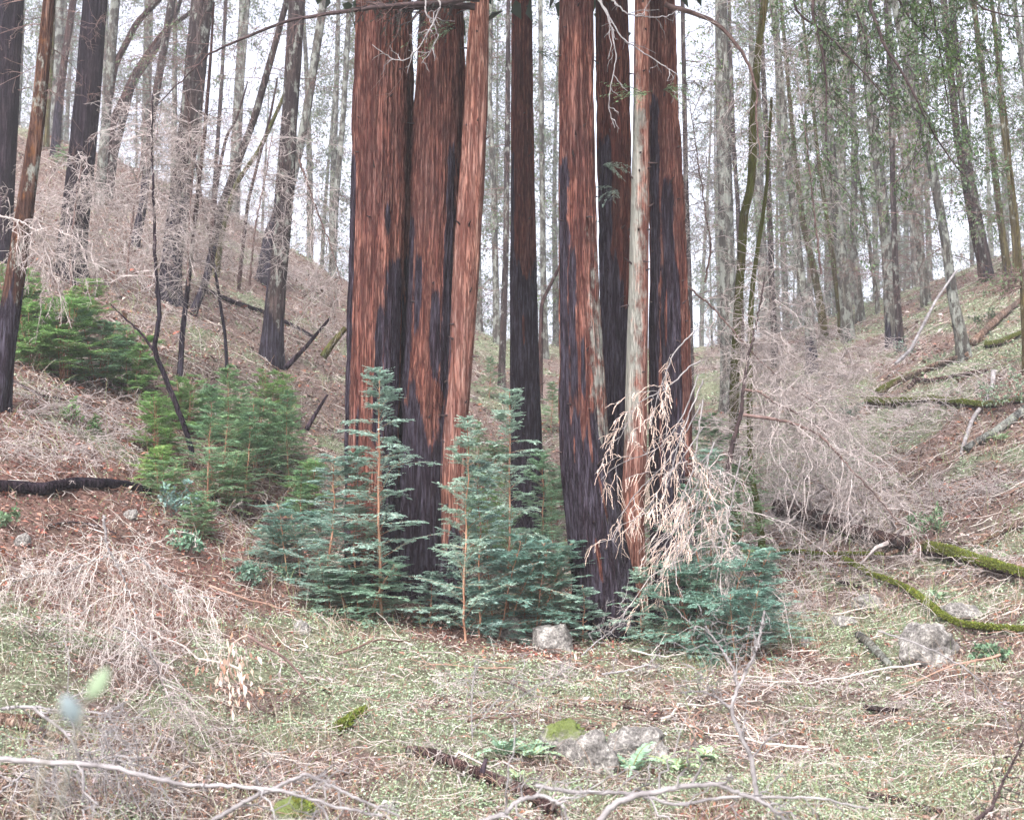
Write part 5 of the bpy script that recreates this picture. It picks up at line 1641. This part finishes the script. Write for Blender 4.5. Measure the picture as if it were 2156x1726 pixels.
M_rockm = rockmat()
for i, (lab, px, py, ww, hh, ms) in enumerate([
    ('grey lichened rock at the foot of the saplings between the clusters', 1072, 1350, 66, 66, .2),
    ('brownish rock left of the charred base, behind curled dead bark', 1165, 1375, 90, 72, .1),
    ('mossy topped rock in the front centre, leftmost of three', 1192, 1600, 100, 84, .58),
    ('cracked pale rock in the front centre, middle of three', 1254, 1628, 92, 84, .12),
    ('flat topped pale rock behind ferns in front centre, rightmost of three', 1345, 1600, 130, 78, .15),
    ('big smooth grey boulder on the right below the mossy branch', 1965, 1395, 120, 96, .1),
    ('low mossy grey rock left of the big smooth boulder', 1830, 1285, 66, 38, .25),
    ('half buried pale rock at right under the mossy branch', 2025, 1305, 80, 36, .1),
    ('flat greenish rock further left on the right slope', 1775, 1320, 50, 26, .3),
    ('small rounded grey stone at the left edge of the slope', 45, 1150, 38, 32, .05),
    ('small bluish stone in front of the left cluster', 634, 1335, 38, 30, .0),
    ('small dark stone above the dry sprays at left', 272, 1095, 30, 24, .0),
    ('mossy yellow green stone at the bottom left of centre', 617, 1740, 90, 62, 1.0),
    ('small stone beside the short bluish grey log', 1695, 1362, 26, 18, .1),
]):
    rock(lab, px, py, ww, hh, 1000 + i, ms)

# the low burnt stump with root mat at the foot of the tall sapling
rt = thing('stump', 'low pale rotten stump under the tallest sapling at left cluster foot', 'stump', hit(772, 1215))
p = np.array(rt.location)
n = 16
zz = np.linspace(-.1, .24, n)
C = np.stack([p[0] + 0 * zz, p[1] + 0 * zz, p[2] + zz], 1)
C = np.vstack([C, C[-1:] + [0, 0, .005]])
R = np.concatenate([np.linspace(.24, .17, n), [.01]])
trunk_mesh(C, R, 60, .03, 1200, None, None, None, flute=.2, g=p[2]).build('wood', M_wood, rt)


# ------------------------------------------------------------------ ferns, leafy plants
def fern(label, px, py, hpx, n, seed, Y=None, col=(.27, .40, .26)):
    p = hit(px, py)
    L = hpx * p[1] / FPX * 1.15
    rg = np.random.default_rng(seed)
    rt = thing('fern', label, 'fern', p, 'sword ferns on the forest floor')
    az = np.arange(n) / n * 2 * math.pi + rg.uniform(0, .6, n)
    el = rg.uniform(.6, 1.25, n)
    d = np.stack([np.cos(az) * np.cos(el), np.sin(az) * np.cos(el), np.sin(el)], 1)
    l = L * rg.uniform(.7, 1.1, n)
    s = np.linspace(0, 1, 12)[None, :, None]
    P = p[None, None] + d[:, None] * l[:, None, None] * s - np.array([0, 0, 1.])[None, None] * (.45 * l)[:, None, None] * s ** 2.2
    P[:, :, :2] += (np.stack([np.cos(az), np.sin(az)], 1) * (l * .25)[:, None])[:, None, :] * s ** 2
    mb = MB()
    tubes(mb, P, np.tile(np.linspace(.004, .0015, 12), (n, 1)), 4, col=rgba((.25, .22, .1)))
    needles(mb, P, 26, L * .17, .017, col=col, rg=rg, t0=.12, fwd=.25, var=.15, lift=.06, taper=.8)
    mb.build('fronds', M_leaf, rt)


for i, (lab, px, py, hp, n) in enumerate([
    ('upright fern in front of the flat topped rock', 1330, 1625, 110, 6),
    ('pale fern clump at the right end of the front rocks', 1420, 1625, 66, 9),
    ('light green fern left of the front rocks', 1062, 1600, 92, 7),
    ('fern tucked right beside the mossy topped rock', 1118, 1600, 80, 6),
    ('fern in front of the dark broken branch end', 1095, 1655, 50, 8),
    ('fern spreading low right of the front rocks', 1490, 1600, 60, 8),
    ('small fern under the bending mossy branch', 1975, 1265, 40, 8),
    ('fern beneath the mossy log on right slope', 2110, 930, 36, 8),
    ('thin fern at the bottom centre', 990, 1700, 50, 5),
    ('grassy fern right of the big smooth boulder', 2095, 1330, 34, 12),
]):
    fern(lab, px, py, hp, n, 1300 + i)


def leafy(label, px, py, hpx, wpx, n, nl, seed, col, L=.05, name='leafy_shrub', Y=None):
    p = hit(px, py) if Y is None else at(px, py, Y)
    if Y is not None:
        p[2] = float(HT(p[0], Y))
    rg = np.random.default_rng(seed)
    h = hpx * p[1] / FPX
    wd = wpx * .5 * p[1] / FPX
    rt = thing(name, label, 'shrub', p)
    az = rg.uniform(0, 6.28, n)
    rr = wd * np.sqrt(rg.random(n))
    e = np.stack([np.cos(az) * rr, np.sin(az) * rr, h * rg.uniform(.5, 1, n) * (1 - .4 * (rr / wd) ** 2)], 1)
    s = np.linspace(0, 1, 7)[None, :, None]
    P = p[None, None] + np.concatenate([e[:, None, :2] * s ** .8, e[:, None, 2:] * s], -1)
    P[:, 1:] += rg.normal(0, .03 * h, (n, 6, 3))
    mb = MB()
    tubes(mb, P, np.tile(np.linspace(.005, .0018, 7), (n, 1)), 4)
    K = kids(P, 5, .3, 1, h * .35, .8, N=4, rg=rg)
    tubes(mb, K, np.tile(np.linspace(.0025, .0015, 4), (len(K), 1)), 3)
    mb.build('stems', M_twigbrown, rt)
    fb = MB()
    for Q in (P, K):
        t = rg.uniform(.35, 1, (len(Q), nl))
        pos, tg = sample(Q, t)
        pos = pos.reshape(-1, 3)
        dr = tg.reshape(-1, 3) * .6 + rg.normal(0, .7, (len(pos), 3))
        leaves(fb, pos, L, L * .5, col, .3, .6, rg, dr)
    fb.build('leaves', M_leaf, rt)


PALEB = (.22, .32, .27)
for i, a in enumerate([
    ('whitish leaved shrub at the end of the long black log', 365, 1095, 100, 90, 9, 7, PALEB, .06),
    ('blue green leafy plant in the litter below that shrub', 395, 1170, 70, 90, 8, 6, (.14, .25, .18), .06),
    ('low blue green plant right of the dry sprays', 520, 1235, 50, 90, 9, 6, (.16, .26, .2), .06),
    ('small pale green plant left of the black log end', 148, 900, 70, 40, 5, 6, (.17, .28, .12), .06),
    ('pale shrub at the right edge of the upper slope', 2125, 870, 110, 120, 12, 8, (.18, .26, .2), .06),
    ('dark leafy clump left end of the mossy log on right', 1790, 885, 46, 110, 12, 9, (.13, .19, .14), .05),
    ('thin leafy shrub above the peeled rotten log', 1900, 760, 60, 80, 9, 6, (.16, .23, .17), .05),
    ('small dark shrub on the slope near the right edge', 2075, 690, 44, 60, 10, 8, (.09, .13, .08), .05),
    ('leafy patch behind the rotten log', 1960, 1140, 80, 110, 12, 8, (.15, .24, .15), .05),
    ('leafy plant right of the big smooth boulder', 2090, 1390, 36, 70, 8, 7, (.17, .26, .16), .05),
    ('small green plant at the left edge under the black log', 20, 1120, 60, 60, 6, 5, (.12, .2, .12), .05),
    ('thin green shrub left of the forked charred stem', 200, 920, 50, 40, 5, 6, (.12, .2, .09), .05),
    ('sparse green shrub right of centre upper slope', 1985, 770, 40, 90, 8, 6, (.17, .24, .17), .05),
    ('pale leafy plant low on the left slope', 600, 1225, 40, 50, 6, 6, (.16, .26, .2), .05),
]):
    lab, px, py, hp, wp, n_, nl_, col_, L_ = a
    leafy(lab, px, py, hp, wp, n_, nl_, 1400 + i, col_, L_)

# dry hanging brown leaves on the angled branch, and two near leaves out of focus
rt = thing('dry_leaves', 'cluster of pale brown dead leaves hanging from the angled grey branch', 'leaves', at(500, 1400, 8.5))
fb = MB()
rg = np.random.default_rng(1501)
pp = np.array([at(x, y, 8.5 + rg.uniform(-.2, .2)) for x, y in zip(rg.normal(490, 34, 120), rg.normal(1415, 44, 120))])
leaves(fb, pp, .062, .022, rgbpick([(.80, .68, .62), (.44, .27, .21), (.85, .75, .70), (.6, .42, .35)], 120, rg=rg), .25, .6, rg, np.tile([0.1, 0, -1.], (120, 1)))
stm = px_line(W(7, [(1490, 615), (1400, 660), (1370, 760), (1400, 880), (1450, 920)]), 8.5, 30, .002, rg)
tubes(fb, stm[None], np.linspace(.008, .003, 30)[None], 5, col=rgba((.4, .3, .27)))
fb.build('dead_leaves', M_leaf, rt)
for i, (px, py, ang, Ln, lab) in enumerate([(205, 1440, 1.0, .030, 'blurred pale green leaf hanging near the lens at left'), (148, 1495, -1.1, .026, 'blurred pale blue leaf hanging near the lens at left')]):
    p = at(px, py, .95)
    rt = thing('near_leaf', lab, 'leaf', p)
    s = np.linspace(0, 1, 9)
    prof = np.sin(s * math.pi) ** .8 * .0065
    d = np.array([math.cos(ang), .2, math.sin(ang)])
    n_ = np.array([-math.sin(ang), .1, math.cos(ang)])
    Lf = p + d * (s[:, None] - .5) * Ln - n_ * prof[:, None]
    Rf = p + d * (s[:, None] - .5) * Ln + n_ * prof[:, None] + np.array([0, .004, 0])
    mid = p + d * (s[:, None] - .5) * Ln + np.array([0, -.004, 0])
    V = np.concatenate([Lf, mid, Rf])
    F = [[j, j + 1, 9 + j + 1, 9 + j] for j in range(8)] + [[9 + j, 9 + j + 1, 18 + j + 1, 18 + j] for j in range(8)]
    mb = MB()
    mb.add(V, F, col=rgba(((.20, .27, .19), (.20, .25, .27))[i], 27))
    mb.build('blade', M_leaf, rt)
    mb = MB()
    st = np.array([p - d * Ln * .5 + np.array([-.10, .05, -.35]) * q for q in np.linspace(0, 4.2, 14)])
    st[:, 2] = p[2] - d[2] * Ln * .5 - np.linspace(0, 1, 14) * (p[2] + .1)
    tubes(mb, st[None], np.full((1, 14), .0012), 4, col=rgba((.3, .3, .25)))
    mb.build('stalk', M_leaf, rt)


# ------------------------------------------------------------------ ground cover: litter, green cover, twigs, grasses
def scatter(n, seed, y0=4.2, y1=44, u=.56, p=1.0):
    rg = np.random.default_rng(seed)
    Y = y0 * (y1 / y0) ** (rg.random(n) ** p)
    U = rg.uniform(-u, u, n)
    X = U * Y
    return X, Y, rg


def stuff(mb, name, mat, label):
    o = mb.build(name, mat)
    o['kind'] = 'stuff'
    o['label'] = label
    o['category'] = name.replace('_', ' ')
    return o


X, Y, rg = scatter(230000, 2001)
g = greenness(X, Y)
keep = rg.random(len(X)) < np.clip(.9 - (g - .45) * 5, .22, 1)
X, Y = X[keep], Y[keep]
pos = np.stack([X, Y, HT(X, Y) + rg.uniform(0, .035, len(X))], 1)
sz = .022 * np.clip(Y / 9, .9, 2.6)
mb = MB()
n = len(X)
lf = np.clip((-X / Y) * 4 + .1, 0, 1) * np.clip((Y - 8) / 4, 0, 1) * np.clip((21 - Y) / 6, .12, 1)
col = rgbpick([(.24, .155, .12), (.34, .255, .22), (.15, .085, .065), (.44, .38, .35), (.34, .15, .09), (.11, .08, .07), (.54, .49, .46)], n, [.22, .22, .17, .12, .10, .12, .05], rg)
red = rgbpick([(.30, .11, .075), (.19, .065, .055), (.38, .20, .15), (.42, .31, .28)], n, None, rg)
pick = rg.random(n) < np.clip(rusty(X, Y), 0, .9)
col = np.where(pick[:, None], red, col)
az = rg.uniform(0, 6.28, n)
dirs = np.stack([np.cos(az), np.sin(az), rg.normal(.1, .35, n)], 1)
sz = sz * np.where(rg.random(n) < .06, 1.9, 1.0) * rg.uniform(.5, 1.2, n)
col = col * np.clip(.55 + fbm(X * 1.3, Y * 1.3, seed=71, o=4) * .95, .5, 1.4)[:, None]
leaves(mb, pos, sz * 1.6, sz * .7, col, .3, .45, rg, dirs)
stuff(mb, 'leaf_litter', M_litter, 'brown dead leaf litter covering the slopes')

X, Y, rg = scatter(460000, 2002)
g = greenness(X, Y)
keep = rg.random(len(X)) < np.clip((g - .455) * 9, 0.05, .85)
X, Y = X[keep], Y[keep]
n = len(X)
pos = np.stack([X, Y, HT(X, Y) + rg.uniform(.01, .06, n)], 1)
sz = .0145 * np.clip(Y / 9, .9, 3.0)
col = rgbpick([(.30, .41, .26), (.38, .48, .34), (.25, .35, .21), (.45, .55, .42)], n, None, rg)
mb = MB()
leaves(mb, pos, sz * 1.25, sz, col, .25, .35, rg)
stuff(mb, 'green_ground_cover', M_leaf, 'pale green low leafy ground cover in patches')

# loose fine twigs and needles lying everywhere
X, Y, rg = scatter(22000, 2003)
n = len(X)
L = rg.uniform(.04, .9, n) ** 1.6 * .42 * np.clip(Y / 12, .7, 1.6)
az = rg.uniform(0, math.pi, n)
s = np.linspace(-.5, .5, 4)
PX = X[:, None] + np.cos(az)[:, None] * L[:, None] * s + rg.normal(0, .12, (n, 4)) * L[:, None]
PY = Y[:, None] + np.sin(az)[:, None] * L[:, None] * s + rg.normal(0, .12, (n, 4)) * L[:, None]
PZ = HT(PX, PY) + .03 + rg.uniform(0, .05, (n, 1)) + rg.normal(0, .012, (n, 4))
P = np.stack([PX, PY, PZ], -1)
R = (.0022 * np.clip(Y / 9, .8, 2.2) * rg.uniform(.6, 1.8, n))[:, None] * np.array([1, 1, .9, .6])
cc = rgbpick([(.50, .44, .41), (.58, .54, .51), (.26, .17, .14), (.13, .09, .08), (.38, .24, .19)], n, [.32, .3, .16, .1, .12], rg)
mb = MB()
tubes(mb, P, R, 3, col=np.hstack([cc, np.ones((n, 1))]))
X, Y, rg = scatter(150, 2013, y0=8.5, y1=32)
n = len(X)
L = rg.uniform(.4, 1.5, n)
az = rg.uniform(0, math.pi, n)
s = np.linspace(-.5, .5, 12)
wig = np.cumsum(rg.normal(0, .035, (n, 12)), 1) * L[:, None]
PX = X[:, None] + np.cos(az)[:, None] * L[:, None] * s - np.sin(az)[:, None] * wig
PY = Y[:, None] + np.sin(az)[:, None] * L[:, None] * s + np.cos(az)[:, None] * wig
PZ = HT(PX, PY) + .04 + np.abs(rg.normal(0, .05, (n, 1))) * (1 - s[None, :])
P = np.stack([PX, PY, PZ], -1)
rr = rg.uniform(.004, .014, n)
cc = rgbpick([(.50, .44, .41), (.62, .58, .55), (.20, .13, .11), (.10, .07, .065), (.38, .24, .19)], n, None, rg)
ca = np.hstack([cc, np.ones((n, 1))])
tubes(mb, P, rr[:, None] * np.linspace(1, .3, 12)[None, :], 6, col=ca)
K = kids(P, 5, .1, .95, .35, .8, N=5, droop=.05, curl=.25, rg=rg)
tubes(mb, K, np.tile(np.linspace(.004, .0018, 5), (len(K), 1)), 4, col=np.repeat(ca, 5, axis=0))
stuff(mb, 'loose_twigs', M_litter, 'loose pale and brown twigs strewn over the ground')

# dry standing stems and grass blades
X, Y, rg = scatter(26000, 2004, y1=34)
cl = fbm(X * 1.1, Y * 1.1, seed=55, o=3)
keep = rg.random(len(X)) < np.clip((cl - .38) * 3, .05, 1)
X, Y = X[keep], Y[keep]
n = len(X)
h = rg.uniform(.05, .30, n) * np.clip(Y / 10, .8, 1.6)
az = rg.uniform(0, 6.28, n)
s = np.linspace(0, 1, 5)[None, :]
ln = rg.uniform(.2, .9, n)[:, None]
P = np.stack([X[:, None] + np.cos(az)[:, None] * h[:, None] * ln * s ** 1.6, Y[:, None] + np.sin(az)[:, None] * h[:, None] * ln * s ** 1.6,
              HT(X, Y)[:, None] + h[:, None] * (s - .3 * ln * s ** 2)], -1)
R = (.0018 * np.clip(Y / 9, .8, 2.2) * rg.uniform(.7, 1.5, n))[:, None] * np.linspace(1, .4, 5)
cc = rgbpick([(.52, .44, .36), (.40, .26, .18), (.30, .36, .17), (.60, .54, .48)], n, [.25, .25, .3, .2], rg)
mb = MB()
tubes(mb, P, R, 3, col=np.hstack([cc, np.ones((n, 1))]))
stuff(mb, 'dry_stems', M_litter, 'dry standing stems and thin grass on the floor')

# heaps of fine dead brushwood (tangles) on the ground: patches of arching twigs
def brushwood(name, label, spots, seed, mat):
    mb = MB()
    rg = np.random.default_rng(seed)
    for (px, py, wpx, n, L) in spots:
        n = int(n * (.42 if py > 1150 else .6 if px < 760 else .85))
        p = hit(px, py)
        wd = wpx * .5 * p[1] / FPX
        x = p[0] + rg.normal(0, wd * .5, n)
        y = p[1] + rg.normal(0, max(wd * .7, .3), n)
        az = rg.uniform(0, 6.28, n)
        el = rg.uniform(-.05, .8, n)
        l = L * rg.uniform(.4, 1.3, n)
        s = np.linspace(0, 1, 7)[None, :]
        P = np.stack([x[:, None] + (np.cos(az) * np.cos(el) * l)[:, None] * s, y[:, None] + (np.sin(az) * np.cos(el) * l)[:, None] * s,
                      HT(x, y)[:, None] + .02 + (np.sin(el) * l)[:, None] * s - (.55 * l)[:, None] * s ** 2 * np.sin(np.maximum(el, .1))[:, None]], -1)
        P[:, 1:] += np.cumsum(rg.normal(0, .02, (n, 6, 3)) * l[:, None, None], 1)
        P[:, :, 2] = np.maximum(P[:, :, 2], HT(P[:, :, 0], P[:, :, 1]) + .01)
        sc = max(.8, min(1.8, p[1] / 11))
        tubes(mb, P, np.tile(np.linspace(.0035, .0016, 7) * sc, (n, 1)), 3)
        K = kids(P, 6, .1, 1, L * .3, .8, N=4, droop=.15, curl=.25, rg=rg)
        tubes(mb, K, np.tile(np.linspace(.0021, .0014, 4) * sc, (len(K), 1)), 3)
    o = mb.build(name, mat)
    o['kind'] = 'stuff'
    o['label'] = label
    o['category'] = 'brushwood'


brushwood('dead_brushwood', 'tangled dead brushwood of fine pinkish twigs over the right slope',
          [(1650, 900, 260, 170, .9), (1750, 1000, 300, 190, .9), (1650, 1080, 240, 150, .7), (1850, 1080, 300, 160, .7), (1900, 900, 260, 130, .8), (1730, 820, 300, 170, 1.0), (1600, 760, 200, 130, 1.0),
           (2050, 1050, 220, 100, .7), (1700, 1180, 240, 120, .6), (1650, 1300, 200, 100, .5), (1850, 760, 260, 110, 1.0), (2000, 850, 220, 90, .9), (1820, 1220, 260, 90, .5), (2080, 1200, 160, 80, .5),
           (1640, 1450, 220, 90, .4), (1850, 1480, 260, 90, .4), (2050, 1500, 200, 70, .4), (1900, 1620, 300, 60, .35), (1600, 1600, 260, 50, .35)], 3001, M_twig)
brushwood('dead_brushwood', 'tangled dead brushwood of pale twigs over the left slope',
          [(120, 880, 220, 110, .7), (60, 960, 200, 120, .6), (250, 900, 220, 90, .6), (220, 960, 240, 100, .6), (560, 980, 160, 50, .5), (330, 690, 200, 60, .8), (180, 780, 220, 80, .7), (470, 1120, 220, 40, .5), (90, 1220, 220, 80, .4),
           (560, 560, 220, 110, 1.2), (650, 600, 200, 100, 1.2), (450, 560, 200, 110, 1.2), (300, 480, 240, 110, 1.4), (200, 560, 200, 80, 1.2), (100, 430, 200, 80, 1.4), (690, 700, 160, 60, 1.0), (560, 480, 160, 60, 1.4),
           (120, 1330, 260, 90, .35), (330, 1380, 260, 90, .35), (150, 1620, 300, 70, .3), (420, 1550, 300, 60, .3)], 3002, M_twig)
brushwood('dead_brushwood', 'low dead stalks in the centre foreground', [(980, 1450, 260, 60, .35), (860, 1500, 240, 40, .3), (1240, 1450, 220, 50, .35), (1180, 1420, 120, 50, .3), (700, 1430, 260, 50, .3), (920, 1590, 160, 60, .35), (600, 1640, 300, 50, .3)], 3003, M_twig)

# ------------------------------------------------------------------ mist
me = bpy.data.meshes.new('haze')
x0, x1, y0_, y1_, z0_, z1_ = -400, 400, -30, 124, -14, 48
vs = [(x, y, z) for x in (x0, x1) for y in (y0_, y1_) for z in (z0_, z1_)]
me.from_pydata(vs, [], [(0, 1, 3, 2), (4, 6, 7, 5), (0, 4, 5, 1), (2, 3, 7, 6), (0, 2, 6, 4), (1, 5, 7, 3)])
hz = bpy.data.objects.new('haze', me)
S.collection.objects.link(hz)
hz['kind'] = 'stuff'
m = bpy.data.materials.new('mist')
m.use_nodes = True
t = m.node_tree
t.nodes.clear()
o_ = t.nodes.new('ShaderNodeOutputMaterial')
v_ = t.nodes.new('ShaderNodeVolumePrincipled')
v_.inputs['Color'].default_value = (.93, .94, .97, 1)
v_.inputs['Density'].default_value = .0017
v_.inputs['Anisotropy'].default_value = .2
t.links.new(v_.outputs[0], o_.inputs['Volume'])
me.materials.append(m)
print('done')
